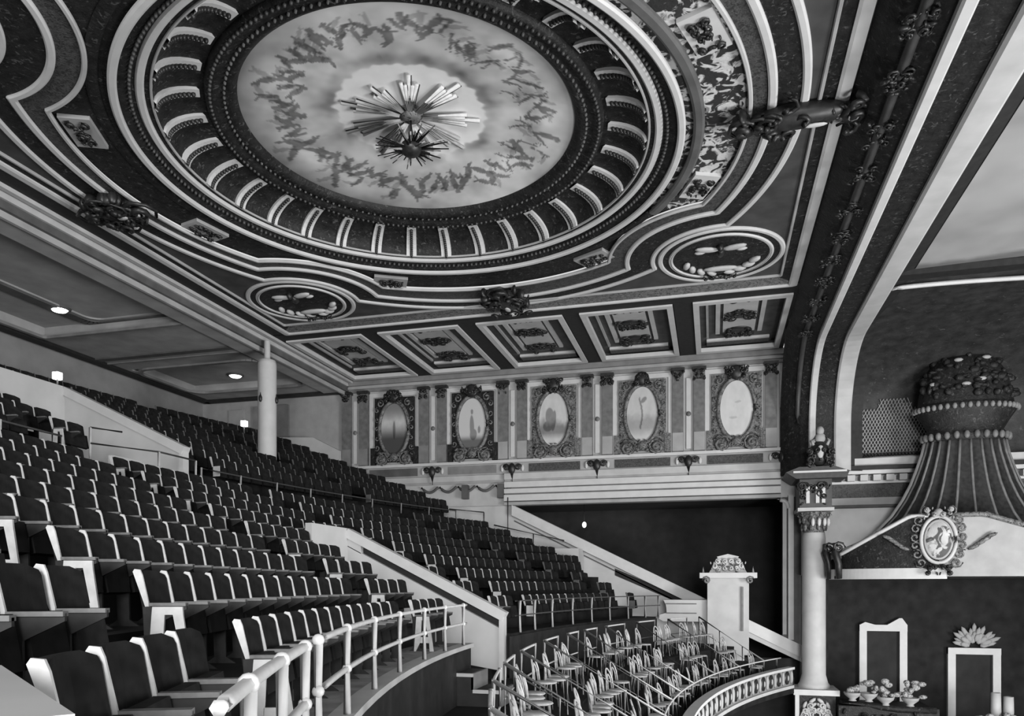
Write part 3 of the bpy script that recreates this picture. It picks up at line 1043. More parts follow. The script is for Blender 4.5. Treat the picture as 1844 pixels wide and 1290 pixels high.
MB().box(-20.9, -19.0, YW - 0.12, YW, 2.5, 8.4).build('wall_pier', MIDGREY, sw_)
MB().box(-22.2, -21.4, YW - 0.10, YW, 2.5, 8.3).build('wall_pier', PALEGREY, sw_)
MB().prism([(-20.2, 6.0), (-16.3, 4.3), (-16.3, 6.1), (-17.6, 6.75), (-20.2, 6.9)], 'y', YW - 0.35, YW - 0.03).build('white_parapet', PLASTER, sw_)
for i, (x, y) in enumerate(((-20.8, 20.0), (-20.0, 28.3))):
    z = ZR + 0.33
    l = thing('ceiling_lamp', (x, y, z), ('oval lit lamp in the long rear ceiling panel', 'oval lit lamp in the short rear ceiling panel near the side wall')[i], 'lamp')
    MB().lathe([(0, -0.10), (0.20, -0.09), (0.27, -0.02)], (x, y, z), 16).build('diffuser', LAMP, l)
    MB().lathe([(0.27, -0.05), (0.34, -0.03), (0.36, 0.02)], (x, y, z), 16).build('rim', DIMGREY, l)

# white column under the ceiling edge with two sconces
colm = thing('column', (-15.7, 24.1, 4.2), 'white round column rising from the balcony rows to the ceiling edge', 'column')
MB().lathe([(0.33, 0), (0.33, 3.85), (0.30, 4.0), (0.12, 4.06)], (-15.7, 24.1, 4.2), 24).build('shaft', WHITE, colm)
MB().lathe([(0.11, 4.0), (0.11, 4.7)], (-15.7, 24.1, 4.2), 12).build('neck', CREAM, colm)
for s in (-1, 1):
    a = R(-60 + 15 + s * 52)
    p = Vector((-15.7 + 0.36 * math.cos(a), 24.1 + 0.36 * math.sin(a), 6.75))
    sc = MB()
    sc.blob(p, (0.07, 0.07, 0.13), None, 8, 5)
    sc.tube([p, p + Z_ * 0.22], [0.05, 0.01], 6)
    sc.build('sconce', DARKREL, colm)

# ================================================================ STAGE ARCH (sounding board) AND STAGE-SIDE CEILING
def arch_path(e=0.0, yl=30.0, zt=8.47, zb=4.25, ry=3.1, rz=2.7, n=14):
    """path of the arch in the (y, z) plane, expanded outwards by e; far leg, crown, near leg"""
    far = [(yl + e, zb), (yl + e, zt - rz)]
    for k in range(1, n + 1):
        t = k / n * math.pi / 2
        far.append((yl - ry + (ry + e) * math.cos(t), zt - rz + (rz + e) * math.sin(t)))
    near = [(2 * DY - y, z) for (y, z) in reversed(far)]
    return far + near


def arch_strip(mb, secs, **kw):
    """secs: list of (x, e); surface through the offset paths"""
    paths = [arch_path(e, **kw) for (_, e) in secs]
    m = len(paths[0])
    vs, fs = [], []
    for i in range(m):
        for (x, _), p in zip(secs, paths):
            vs.append((x, p[i][0], p[i][1]))
    k = len(secs)
    for i in range(m - 1):
        for j in range(k - 1):
            fs.append((i * k + j, i * k + j + 1, (i + 1) * k + j + 1, (i + 1) * k + j))
    return mb.add(vs, fs, False)


arch = arch_strip(MB(), [(2.53, 1.0), (2.53, 0.76), (2.8, 0.42), (3.2, 0.16), (3.5, 0.03)]).build(
    'trim_3', DARKORN, origin=(3.6, DY, 4), kind='structure', cat='arch', label='wide dark stage arch with pale strips crossing the ceiling')
arch_strip(MB(), [(3.46, 0.12), (3.46, -0.06), (3.50, -0.10), (3.66, -0.10), (3.70, -0.06), (3.70, 0.12)]).build('arch_strip', WHITE, arch)
arch_strip(MB(), [(3.68, 0.03), (4.4, 0.03)]).build('arch_soffit', DARKORN, arch)
arch_strip(MB(), [(4.34, 0.12), (4.34, -0.05), (4.40, -0.10), (4.86, -0.10), (4.92, -0.05), (4.92, 0.12)]).build('arch_strip', CREAM, arch)
arch_strip(MB(), [(4.9, 0.05), (5.35, 0.18)]).build('arch_soffit', DARK, arch)
# garland rope along the cove with clusters
gp = arch_path(0.20)
rope = MB().tube([(3.08, y, z + .03) for (y, z) in gp[2:-2]], 0.09, 6).build('garland_rope', ROLL, arch)
for k in range(16):
    y = 27.2 - k * 1.45
    gm = MB()
    scrollwork(gm, (3.05, y, 8.64), X_, Y_, (0, 0, -1), 0.55, 0.8, 5, 0.028, 200 + k, 0.08)
    gm.build('garland_cluster', DARKREL, arch)

# painted sky panel over the stage boxes
SX0, SX1, SYF = 5.32, 16.0, 22.9
nx, ny = 90, 130
gx, gy = np.meshgrid(np.linspace(SX0, SX1, nx), np.linspace(6.5, SYF, ny))
gx = gx.ravel(); gy = gy.ravel()
g = 0.26 + 0.09 * (fbm(gx * .5 + 4, gy * .5 + 4, 77, 1.6) - .5) * 2
land = np.clip((gy - 21.9 - 0.6 * fbm(gx + 1, gy * .2 + 3, 78, 1.2)) / 0.25, 0, 1)
g = g * (1 - 0.55 * land)
el = []
rnd = random.Random(3)
for k in range(16):
    el += figure(rnd, rnd.uniform(6, 11), rnd.uniform(13, 21), rnd.uniform(.25, .5), rnd.uniform(0, 6))
g = g * (1 - 0.38 * ellipses(gx, gy, el))
zz = 8.62 + 0.10 * np.sin((gx - SX0) / (SX1 - SX0) * np.pi)
fs = []
for j in range(ny - 1):
    for i in range(nx - 1):
        a = j * nx + i
        fs.append((a, a + 1, a + nx + 1, a + nx))
sky = thing('ceiling_stage', (10, 15, 8.6), 'painted pale sky ceiling panel beyond the stage arch', 'ceiling', kind='structure')
paint_object('sky_mural', list(zip(gx, gy, zz)), fs, np.clip(g, .03, .6), sky)

# dark cove above the stage boxes, from the painted panel down to the box wall
cv = MB()
vs, fs = [], []
NC = 16
def cove_y(z):
    q = max(0.0, min(1.0, (z - 4.70) / 3.95))
    return 22.9 + 7.75 * (1 - q ** 3.2) ** (1 / 3.2)


for i in range(NC + 1):
    z = 8.65 - 3.95 * (1 - math.cos(i / NC * math.pi / 2))
    vs += [(4.9, cove_y(z), z), (16.0, cove_y(z), z)]
for i in range(NC):
    fs.append((2 * i, 2 * i + 1, 2 * i + 3, 2 * i + 2))
cv.add(vs, fs, True)
vault = cv.build('ceiling_cove', VAULT, origin=(10, 30, 4.7), kind='structure', cat='ceiling', label='dark painted cove above the stage box with pale lattice grille')
rimp = [(4.95 + 4.4 * t, 23.5 + 0.25 * math.sin(t * 2.6), 8.58 - 0.12 * (1 - math.sin(math.pi * min(1, t * 0.9 + .1)))) for t in [i / 16 for i in range(17)]]
MB().tube(rimp, 0.07, 6).build('rim_moulding', WHITE, vault)
fo = MB()
scrollwork(fo, (9.9, 23.3, 8.55), X_, Y_, (0, 0, -1), 1.6, 1.0, 8, 0.07, 301, 0.2)
fo.build('rim_cluster', DARKREL, vault)
MB().box(4.9, 9.5, 22.55, 22.95, 8.48, 8.66).build('dark_border', DARK, vault)


def cove_pt(x, s):
    """s = arc parameter from the bottom (0) upwards"""
    z = 4.70 + 3.95 * s
    return Vector((x, cove_y(z) - 0.06, z))


lat = MB()
nd = 26
def cut(x, s):
    top = 0.56 + 0.10 * math.sin(x * 2.3) if x > 5.9 else 0.50
    return 5.05 <= x <= 7.9 and 0.03 <= s <= top
for dirn in (1, -1):
    for k in range(-30, 60):
        x0 = 5.15 + k * 0.115
        seg = []
        for q in range(0, 14):
            s = 0.03 + q * 0.04
            x = x0 + dirn * (s * 2.1)
            if cut(x, s):
                seg.append(cove_pt(x, s))
            else:
                if len(seg) > 1:
                    lat.tube(seg, 0.016, 4)
                seg = []
        if len(seg) > 1:
            lat.tube(seg, 0.016, 4)
lat.build('lattice_grille', PALEGREY, vault, label='pale diagonal lattice', kind='stuff')
for pts in ([cove_pt(5.08, s) for s in (0.02, 0.2, 0.4, 0.58)], [cove_pt(x, 0.02) for x in (5.05, 6, 7, 8)]):
    MB().tube(pts, 0.05, 5).build('grille_frame', CREAM, vault)

# ================================================================ STAGE-SIDE WALL, ENTABLATURE, COLUMN
bwall = MB().box(3.3, 16.0, YW - 0.3, YW + 0.2, 0.4, 4.8).build('wall_stage', BOXWALL, origin=(9, YW, 0.4), kind='structure', cat='wall', label='pale wall with dentilled entablature behind the stage box canopy')


def spart(mb, name, m, parent=None, label=None):
    return mb.build(name, m, parent or bwall, label=label)


spart(MB().box(3.9, 16, 30.1, 30.75, 4.42, 4.70), 'cornice', CREAM)
spart(MB().box(3.9, 16, 29.98, 30.75, 4.28, 4.42), 'cornice', DARK)
spart(MB().box(3.9, 16, 30.2, 30.75, 4.14, 4.28), 'cornice', WHITE)
for k in range(24):
    spart(MB().box(4.4 + k * 0.44, 4.66 + k * 0.44, 30.16, 30.7, 3.88, 4.10), 'dentil', CREAM)
spart(MB().box(3.9, 16, 30.36, 30.75, 3.80, 3.90), 'cornice', WHITE)
spart(MB().box(3.9, 16, 30.48, 30.75, 3.28, 3.80), 'frieze', EGG)
spart(MB().box(3.9, 16, 30.40, 30.75, 3.02, 3.28), 'architrave', PALEGREY)
spart(MB().box(3.9, 16, 30.44, 30.75, 2.92, 3.02), 'architrave', DIMGREY)

cxn, cyn = 3.62, 29.8
sc_ = thing('stage_column', (cxn, cyn, -4.6), 'tall white stage column with carved capital on an ornate pedestal', 'column')
MB().lathe([(0.56, -3.78), (0.56, -3.68), (0.50, -3.60), (0.46, -3.45), (0.42, -3.3), (0.41, 1.75), (0.38, 1.95)], (cxn, cyn, 0), 28).build('shaft', CREAM, sc_)
cp = MB()
cp.lathe([(0.38, 1.93), (0.36, 2.05), (0.40, 2.3), (0.50, 2.62), (0.55, 2.70)], (cxn, cyn, 0), 20)
for k in range(10):
    a = 2 * math.pi * k / 10
    d = Vector((math.cos(a), math.sin(a), 0)); q = Vector((-math.sin(a), math.cos(a), 0))
    for (zz_, rr_) in ((2.15, 0.42), (2.42, 0.48)):
        cp.blob(Vector((cxn, cyn, zz_)) + d * rr_, (0.10, 0.05, 0.14), (q, d, Z_), 7, 5)
    cp.spiral(Vector((cxn, cyn, 2.60)) + d * 0.52, d, Z_, q, 0.10, 1.2, 0.03)
cp.build('capital', GREYREL, sc_)
for k in range(4):
    a = R(-100 + 22 * k)
    MB().blob((cxn + 0.56 * math.cos(a), cyn + 0.56 * math.sin(a), 2.32), (0.07, 0.07, 0.16), None, 7, 5).build('capital_leaf', WHITE, sc_)
MB().box(cxn - 0.62, cxn + 0.62, cyn - 0.62, cyn + 0.7, 2.72, 2.84).build('abacus', CREAM, sc_)
eb = MB()
eb.box(cxn - 0.55, cxn + 0.55, cyn - 0.55, cyn + 0.9, 2.84, 3.9)
scrollwork(eb, (cxn - 0.1, cyn - 0.56, 3.35), X_, Z_, (0, -1, 0), 1.0, 0.8, 6, 0.05, 331, 0.12)
eb.build('entablature_block', DARKREL, sc_)
for x in (-0.28, 0.05, 0.25):
    MB().box(cxn + x - 0.06, cxn + x + 0.06, cyn - 0.68, cyn - 0.5, 3.0, 3.6).build('triglyph', WHITE, sc_)
MB().prism([(cxn - 1.05, 4.12), (cxn - 0.7, 3.88), (cxn + 1.0, 3.88), (cxn + 1.1, 4.12), (cxn + 0.6, 4.30), (cxn - 0.6, 4.30)], 'y', cyn - 0.85, cyn + 1.1).build('cornice', DARKREL, sc_)
MB().box(cxn - 0.8, cxn + 1.0, cyn - 0.90, cyn - 0.84, 4.08, 4.15).build('cornice_line', WHITE, sc_)
fg = MB()
fg.blob((cxn + 0.12, cyn - 0.6, 4.80), (0.36, 0.28, 0.46), None, 12, 8)
scrollwork(fg, (cxn + 0.12, cyn - 0.8, 4.62), X_, Z_, (0, -1, 0), 0.95, 0.7, 6, 0.06, 341, 0.14)
fg.build('cartouche', DARKREL, sc_)
fp = MB()
fp.blob((cxn + 0.12, cyn - 0.90, 4.82), (0.13, 0.06, 0.24), None, 10, 6)
fp.build('cartouche_boss', CREAM, sc_)
ft_ = MB()
ft_.blob((cxn + 0.14, cyn - 0.62, 5.62), (0.14, 0.14, 0.17), None, 10, 6)
ft_.blob((cxn + 0.14, cyn - 0.60, 5.36), (0.2, 0.16, 0.2), None, 10, 6)
for s in (-1, 1):
    ft_.tube([(cxn + 0.14 + s * 0.12, cyn - 0.62, 5.42), (cxn + 0.14 + s * 0.3, cyn - 0.68, 5.25), (cxn + 0.14 + s * 0.22, cyn - 0.7, 5.08)], 0.06, 6)
ft_.build('crowning_ornament', PALEGREY, sc_)
pd = MB().box(cxn - 0.66, cxn + 0.66, cyn - 0.66, cyn + 0.66, -6.2, -3.98).build('pedestal', DARKORN, sc_)
MB().box(cxn - 0.78, cxn + 0.78, cyn - 0.78, cyn + 0.78, -3.98, -3.78).build('pedestal_cap', WHITE, sc_)
pq = MB()
scrollwork(pq, (cxn, cyn - 0.68, -4.6), X_, Z_, (0, -1, 0), 1.0, 0.9, 6, 0.05, 351, 0.1)
pq.build('pedestal_relief', CREAM, sc_)
MB().box(cxn - 0.72, cxn - 0.58, cyn - 0.72, cyn - 0.5, -6.2, -3.98).build('pedestal_corner', WHITE, sc_)

# ================================================================ STAGE BOX WITH SHELL CANOPY
BX, BY = 8.5, 29.4
box = thing('stage_box', (BX, BY, -5.5), 'theatre stage box under a tall dark fluted shell canopy', 'theatre box')
SYc = 0.50
prof = [(4.55, 1.0), (4.45, 1.10), (3.9, 1.28), (3.3, 1.55), (2.75, 1.95), (2.3, 2.45), (1.95, 3.0), (1.68, 3.55), (1.48, 4.1), (1.32, 4.6), (1.22, 5.05)]
CA = 252.0     # cartouche angle on the bow


def ped_top(a):
    g_ = math.degrees(a)
    u = (g_ - 180) / (CA - 180) if g_ <= CA else (360 - g_) / (360 - CA)
    return 1.05 + 1.25 * max(0.0, min(1.0, (u - 0.22) / 0.62)) ** 1.4


def shell_pt(a, r, z, out=0.0):
    zt = ped_top(a) + 0.06
    if z < zt:
        z = zt
        r = min(r, 4.42)
    r += out
    return (BX + r * math.cos(a), BY + r * math.sin(a) * SYc, z)


sm = MB()
vs, fs = [], []
NS = 96
for k in range(NS + 1):
    a = R(180 + 180 * k / NS)
    for (r, z) in prof:
        vs.append(shell_pt(a, r * (1 + 0.02 * math.cos(a * 24)), z))
m_ = len(prof)
for k in range(NS):
    for i in range(m_ - 1):
        fs.append((k * m_ + i, (k + 1) * m_ + i, (k + 1) * m_ + i + 1, k * m_ + i + 1))
shell = sm.add(vs, fs, True).build('canopy_shell', DARKREL, box)
for k in range(13):
    a = R(180 + 15 * k)
    pts = []
    for (r, z) in prof:
        p = shell_pt(a, r, z, 0.02)
        if not pts or (Vector(p) - Vector(pts[-1])).length > 0.05:
            pts.append(p)
    big = k in (0, 12)
    MB().tube(pts, 0.08 if big else 0.05, 5).build('canopy_rib', CREAM if big else PILGREY, shell)
neck = MB().lathe([(1.22, 5.0), (1.35, 5.12), (1.30, 5.25), (1.18, 5.4), (1.38, 5.75), (1.55, 6.0), (1.62, 6.2), (1.5, 6.3), (1.45, 6.35)], (BX, BY, 0), 40, R(180), R(360), 1, 0.6).build('crown_basket', DARKORN, box)
lf = MB()
for k in range(14):
    a = R(185 + 13 * k)
    d = Vector((math.cos(a), math.sin(a) * 0.6, 0))
    lf.blob(Vector((BX, BY, 5.15)) + d * 1.36, (0.10, 0.08, 0.14), None, 7, 5)
lf.build('crown_leaf', PILGREY, box)
lg = MB()
for k in range(22):
    a = R(184 + 8.2 * k)
    d = Vector((math.cos(a), math.sin(a) * 0.6, 0))
    lg.blob(Vector((BX, BY, 6.12)) + d * 1.62, (0.085, 0.085, 0.11), None, 6, 4)
lg.build('crown_bead', MIDGREY, box)
cr = MB()
cr.lathe([(1.5, 6.3), (1.45, 6.7), (1.3, 7.3), (1.0, 7.8), (0.5, 8.05), (0.0, 8.1)], (BX, BY, 0), 30, R(180), R(360), 1, 0.6)
rnd = random.Random(9)
for k in range(70):
    a = R(rnd.uniform(190, 350)); zz_ = rnd.uniform(6.5, 8.1)
    rr_ = 1.5 * math.sqrt(max(0.05, 1 - ((zz_ - 6.3) / 1.9) ** 2)) + 0.03
    p = Vector((BX + rr_ * math.cos(a), BY + rr_ * 0.6 * math.sin(a), zz_))
    cr.blob(p, (rnd.uniform(.08, .2), rnd.uniform(.06, .12), rnd.uniform(.06, .16)), None, 6, 4)
cr.build('crown_foliage', DARKORN, box)
for (a_, zz_) in ((222, 6.95), (262, 6.85), (280, 7.0), (250, 7.75), (300, 7.8)):
    a = R(a_)
    rr_ = 1.5 * math.sqrt(max(0.05, 1 - ((zz_ - 6.3) / 1.9) ** 2)) + 0.09
    MB().blob((BX + rr_ * math.cos(a), BY + rr_ * 0.6 * math.sin(a), zz_), (0.16, 0.06, 0.07), None, 7, 4).build('crown_highlight', PALEGREY, box)  # pale blobs set on the dark foliage as painted-in highlights


# curved pediment under the shell
def bow(a, extra=0.0):
    return Vector((BX + (4.35 + extra) * math.cos(a), BY + (4.35 + extra) * math.sin(a) * SYc, 0))


def bow_wall(a0, a1, zlo, top, name, m, ext=0.0, n=28):
    vs, fs = [], []
    for i in range(n + 1):
        a = R(a0 + (a1 - a0) * i / n)
        p = bow(a, ext)
        q = bow(a, ext - 0.12)
        zt = top(a) if callable(top) else top
        vs += [(p.x, p.y, zlo), (p.x, p.y, zt), (q.x, q.y, zt), (q.x, q.y, zlo)]
    for i in range(n):
        for k in range(4):
            k2 = (k + 1) % 4
            fs.append((4 * i + k, 4 * i + 4 + k, 4 * i + 4 + k2, 4 * i + k2))
    return MB().add(vs, fs).build(name, m, box)


bow_wall(200, CA, 0.55, ped_top, 'pediment_panel', DARKORN)  # dark material carries the shade of the left half
bow_wall(CA, 340, 0.30, lambda a: ped_top(a), 'pediment_panel', PALEGREY)  # pale material carries the light falling on the right half
bow_wall(180, CA + 3, 0.22, 0.58, 'pediment_sill', WHITE, 0.06)
bow_wall(180, 199, 0.95, 1.10, 'pediment_rail', WHITE, 0.05)
bow_wall(180, 199, 0.58, 0.95, 'pediment_gap', VOID, -0.02)
topp = []
for i in range(30):
    a = R(199 + (CA - 203) * i / 29)
    p = bow(a, 0.08); topp.append((p.x, p.y, ped_top(a)))
MB().tube(topp, 0.07, 6).build('pediment_moulding', WHITE, box)
topr = []
for i in range(30):
    a = R(CA + 4 + (336 - CA) * i / 29)
    p = bow(a, 0.08); topr.append((p.x, p.y, ped_top(a)))
MB().tube(topr, 0.09, 6).build('pediment_moulding', GREYREL, box)
for a_ in (183, 199):
    p = bow(R(a_), 0.1)
    m_ = MB()
    m_.tube([(p.x - 0.1, p.y, 1.5), (p.x - 0.12, p.y - 0.05, 1.2), (p.x, p.y - 0.05, 0.8), (p.x + 0.05, p.y, 0.25)], [0.10, 0.14, 0.12, 0.14], 6)
    m_.spiral((p.x, p.y - 0.1, 1.35), X_, Z_, -Y_, 0.22, 1.4, 0.06)
    m_.build('scroll_bracket', DARKREL, box)
# oval cartouche
p = bow(R(CA), 0.12)
nrm = Vector((math.cos(R(CA)) * SYc, math.sin(R(CA)), 0)).normalized()
tan = Vector((-nrm.y, nrm.x, 0))
c0 = Vector((p.x, p.y, 1.50)) + nrm * 0.05
for (ra_, rb_, tr_, m_) in ((0.50, 0.76, 0.065, CREAM), (0.39, 0.62, 0.045, PALEGREY)):
    MB().tube([c0 + tan * (ra_ * math.cos(t)) + Z_ * (rb_ * math.sin(t)) for t in [2 * math.pi * k / 36 for k in range(36)]], tr_, 6, closed=True).build('cartouche_ring', m_, box)
MB().blob(c0, (0.40, 0.64, 0.10), (tan, Z_, nrm), 20, 8).build('cartouche_oval', mat('cartouche_paint', 0.38, 0.6, spots=(0.05, 3.0), scale=3, amount=.2, thr=(.5, .56)), box)
for s in (-1, 1):
    cl = MB()
    for q in range(7):
        zz_ = -0.75 + q * 0.28
        w_ = 0.50 * math.sqrt(max(0.1, 1 - (zz_ / 1.0) ** 2)) + 0.18
        cl.spiral(c0 + tan * (s * w_) + Z_ * zz_ - nrm * 0.06, tan * s, Z_ * (1 if q % 2 else -1), nrm, 0.19, 1.3, 0.04, 1, 0.7 * q, 0.04)
    for q in range(4):
        cl.blob(c0 + tan * (s * (1.0 + 0.16 * q)) - Z_ * (0.25 - 0.12 * q) - nrm * 0.1, (0.2, 0.07, 0.05), (tan * s * 0.9 + Z_ * 0.4, Z_ * 0.9 - tan * s * 0.4, nrm), 7, 4)
    cl.build('cartouche_leaf', GREYREL, box)
lo = MB()
scrollwork(lo, c0 - Z_ * 0.95, tan, Z_, nrm, 0.9, 0.4, 5, 0.05, 402, 0.12)
lo.build('cartouche_foot', DARKREL, box)
hd = MB()
hd.blob(c0 + Z_ * 0.88, (0.14, 0.15, 0.12), (tan, Z_, nrm), 10, 6)
scrollwork(hd, c0 + Z_ * 0.86, tan, Z_, nrm, 0.9, 0.4, 4, 0.05, 403, 0.12)
hd.build('cartouche_head', PALEGREY, box)
# inside of the box: dark walls and ceiling
iw = MB()
iw.box(4.2, 16, 31.5, 31.6, -8, 0.4)
iw.box(4.15, 4.25, 30.75, 31.6, -8, 0.4)
iw.box(4.2, 16, 28.8, 31.6, 0.24, 0.34)
iw.build('inner_wall', mat('box_dark_damask', 0.014, 0.85, scale=2.5, amount=0.35, spec=0.15), box)
MB().box(4.3, 7.6, 29.2, 31.5, -4.6, -4.4).build('box_floor', DARK, box)
MB().box(7.6, 16, 28.6, 31.5, -5.6, -5.4).build('box_floor', DARK, box)

# door surrounds in the box
def door(x0, x1, zt, zb, name_label, kind):
    d = thing('door_surround', ((x0 + x1) / 2, 31.45, zb), name_label, 'doorway')
    wv = 0.26
    MB().box(x0, x0 + wv, 31.32, 31.5, zb, zt).build('jamb', WHITE, d)
    MB().box(x1 - wv, x1, 31.32, 31.5, zb, zt).build('jamb', WHITE, d)
    MB().box(x0, x1, 31.30, 31.5, zt - 0.24, zt).build('lintel', WHITE, d)
    MB().box(x0 + wv, x1 - wv, 31.46, 31.5, zb, zt - 0.24).build('opening', VOID, d)
    if kind == 0:
        MB().prism([(x0 + 0.02, zt), (x0 + 0.2, zt + 0.10), (x0 + 0.55, zt), ], 'y', 31.3, 31.45).build('broken_pediment', WHITE, d)
        MB().prism([(x1 - 0.7, zt), (x1 - 0.28, zt + 0.26), (x1 - 0.18, zt + 0.26), (x1 + 0.0, zt)], 'y', 31.3, 31.45).build('broken_pediment', WHITE, d)
    else:
        f = MB()
        xm = (x0 + x1) / 2
        rn_ = random.Random(17)
        for k in range(15):
            a = R(12 + 156 * k / 14)
            L = rn_.uniform(0.55, 0.95)
            b0 = Vector((xm, 31.3, zt + 0.05))
            e0 = b0 + Vector((math.cos(a) * L * 0.95, rn_.uniform(-.15, .05), math.sin(a) * L))
            dr = (e0 - b0).normalized()
            sd_ = dr.cross(Y_).normalized()
            f.blob(b0 + (e0 - b0) * 0.62, (L * 0.40, 0.09, 0.05), (dr, sd_, Y_), 7, 5)
            f.blob(b0 + (e0 - b0) * 0.45 - Y_ * 0.05, (L * 0.22, 0.10, 0.05), (dr, sd_, Y_), 7, 5)
        f.build('carved_bouquet', PALEGREY, d)
    return d


door(5.45, 7.12, -1.50, -4.4, 'white door surround with broken pediment inside the stage box', 0)
door(8.5, 10.25, -2.32, -5.4, 'white door surround crowned by carved bouquet inside the stage box', 1)

# ledge of the box with flower bowls, drape panel, and vases
led = thing('box_ledge', (8.5, 28.6, -5.4), 'dark carved ledge along the front of the stage box', 'ledge')
lm = MB()
lp = [(4.4, 29.0, -4.2), (5.2, 28.7, -4.2), (6.2, 28.6, -4.3), (7.4, 28.6, -4.3)]
lm.tube(lp, 0.12, 6)
lm.box(4.3, 7.5, 28.6, 28.9, -6.2, -4.25)
lm.box(7.5, 13, 28.2, 28.5, -6.6, -5.0)
scrollwork(lm, (5.6, 28.58, -4.75), X_, Z_, (0, -1, 0), 2.4, 0.7, 8, 0.06, 501, 0.12)
lm.build('parapet', DARKORN, led)
MB().box(5.35, 6.75, 28.46, 28.58, -5.4, -4.55).build('drape', mat('pale_patterned_drape', 0.5, 0.8, spots=(0.05, 5.0), scale=4, amount=.1, thr=(.58, .63)), led)
rnd = random.Random(23)


def bowl(x, y, z, lab, n, hgt, spread=0.22):
    t = thing('flower_bowl', (x, y, z), lab, 'flowers')
    MB().lathe([(0.0, 0.0), (0.14, 0.0), (0.10, 0.06), (0.26, 0.20), (0.30, 0.30), (0.26, 0.30)], (x, y, z), 14).build('bowl', PALEGREY, t)
    f = MB()
    for k in range(n):
        f.blob((x + rnd.uniform(-spread, spread), y + rnd.uniform(-.15, .15), z + 0.30 + rnd.uniform(0, hgt)), (rnd.uniform(.08, .16), .1, rnd.uniform(.06, .12)), None, 7, 5)
    f.build('blossoms', FLOWER, t)
    return t


bowl(4.78, 28.80, -4.08, 'pale flower bowl on box ledge right beside the stage column pedestal', 8, .18)
bowl(5.30, 28.72, -4.08, 'pale flower bowl with tall bunch on box ledge, second from stage column', 8, .45)
bowl(5.82, 28.65, -4.18, 'pale flower bowl on box ledge in front of the near door jamb', 10, .6)
bowl(6.6, 28.65, -4.18, 'wide pale flower bowl on box ledge in front of the dark doorway', 16, .55, 0.42)
for i, (x, dz, hgt) in enumerate(((8.75, 0.0, .35), (9.45, 0.0, .45), (7.95, 0.0, .2), (10.2, 0.0, .3))):
    bowl(x, 28.35, -5.0 + dz, ['round pale flower bowl on lower ledge left of the crowned doorway', 'pale flower bowl on lower ledge below the white vases',
                               'low pale flower bowl on the step of the box ledge', 'pale flower bowl on lower ledge by the far jamb of the crowned doorway'][i], 8, hgt)
for i, x in enumerate((9.30, 9.68)):
    h = 0.85 - 0.12 * i
    t = thing('vase', (x, 28.9, -5.0), ('taller white cylindrical vase in the crowned doorway', 'shorter white cylindrical vase in the crowned doorway')[i], 'vase')
    MB().lathe([(0.0, 0), (0.13, 0), (0.16, 0.2), (0.15, h), (0.11, h), (0.10, h - .1)], (x, 28.9, -5.0 + 0.5), 16).build('body', CREAM, t)
    MB().lathe([(0.0, 0), (0.2, 0), (0.2, 0.5), (0, .5)], (x, 28.9, -5.0), 14).build('plinth', DARK, t)
# ================================================================ BALCONY TIERS
CXB, CYB, RR0, DR, DZ = 25.0, 15.0, 30.1, 0.85, 0.36
NK = 20
AISLE_ROW = 9


def fz(k):
    return -1.10 + DZ * k + (0.22 if k >= 10 else 0.0)


def pol(rad, th, z=0.0):
    return Vector((CXB - rad * math.cos(th), CYB + rad * math.sin(th), z))


def th_of(y, rad):
    return math.asin(max(-1, min(1, (y - CYB) / rad)))


def sector(mb, r0, r1, t0, t1, z0, z1, n=None):
    """solid arc slab"""
    n = n or max(2, int(abs(t1 - t0) * r0 / 0.7))
    vs, fs = [], []
    for i in range(n + 1):
        t = t0 + (t1 - t0) * i / n
        for (r, z) in ((r0, z0), (r0, z1), (r1, z1), (r1, z0)):
            vs.append(pol(r, t, z))
    for i in range(n):
        for k in range(4):
            k2 = (k + 1) % 4
            fs.append((4 * i + k, 4 * i + k2, 4 * i + 4 + k2, 4 * i + 4 + k))
    fs.append((0, 3, 2, 1))
    fs.append((4 * n, 4 * n + 1, 4 * n + 2, 4 * n + 3))
    return mb.add(vs, fs)


def voms(k):
    if k <= 4:
        return [(13.62 + 0.24 * k, 16.70)]
    if 10 <= k <= 14:
        return [(13.62, 16.70)]
    return []


def tier_end(k):
    return 27.0 + 0.18 * k if k <= 2 else (28.45 if k == 3 else 29.75)


floor = MB().box(-25, 16, -4, 36, -10.2, -10.0).build('floor', FLOORM, origin=(-4, 15, -10), kind='structure', cat='floor', label='dark orchestra floor far below the balcony')
tiers = None
for k in range(NK + 1):
    r0 = 29.5 + DR * k
    r1 = r0 + DR + 0.02 if k < NK else 25 + 24.2
    ye = tier_end(k)
    spans = [(-1.0, ye)]
    for (a, b) in voms(k):
        spans = [(-1.0, a - 0.07), (16.6, ye)]
    for (a, b) in spans:
        ta, tb = th_of(a, r0), th_of(b, r0)
        m = FLOORPALE if (k == 0 and b < 15) else FLOORM
        mb = sector(MB(), r0, r1, ta, tb, fz(k) - 0.75, fz(k))
        if tiers is None:
            tiers = mb.build('floor_balcony', m, origin=(-4.5, 10, fz(0)), kind='structure', cat='floor', label='stepped balcony floor carrying the curved seat rows')
        else:
            mb.build('tier', m, tiers)
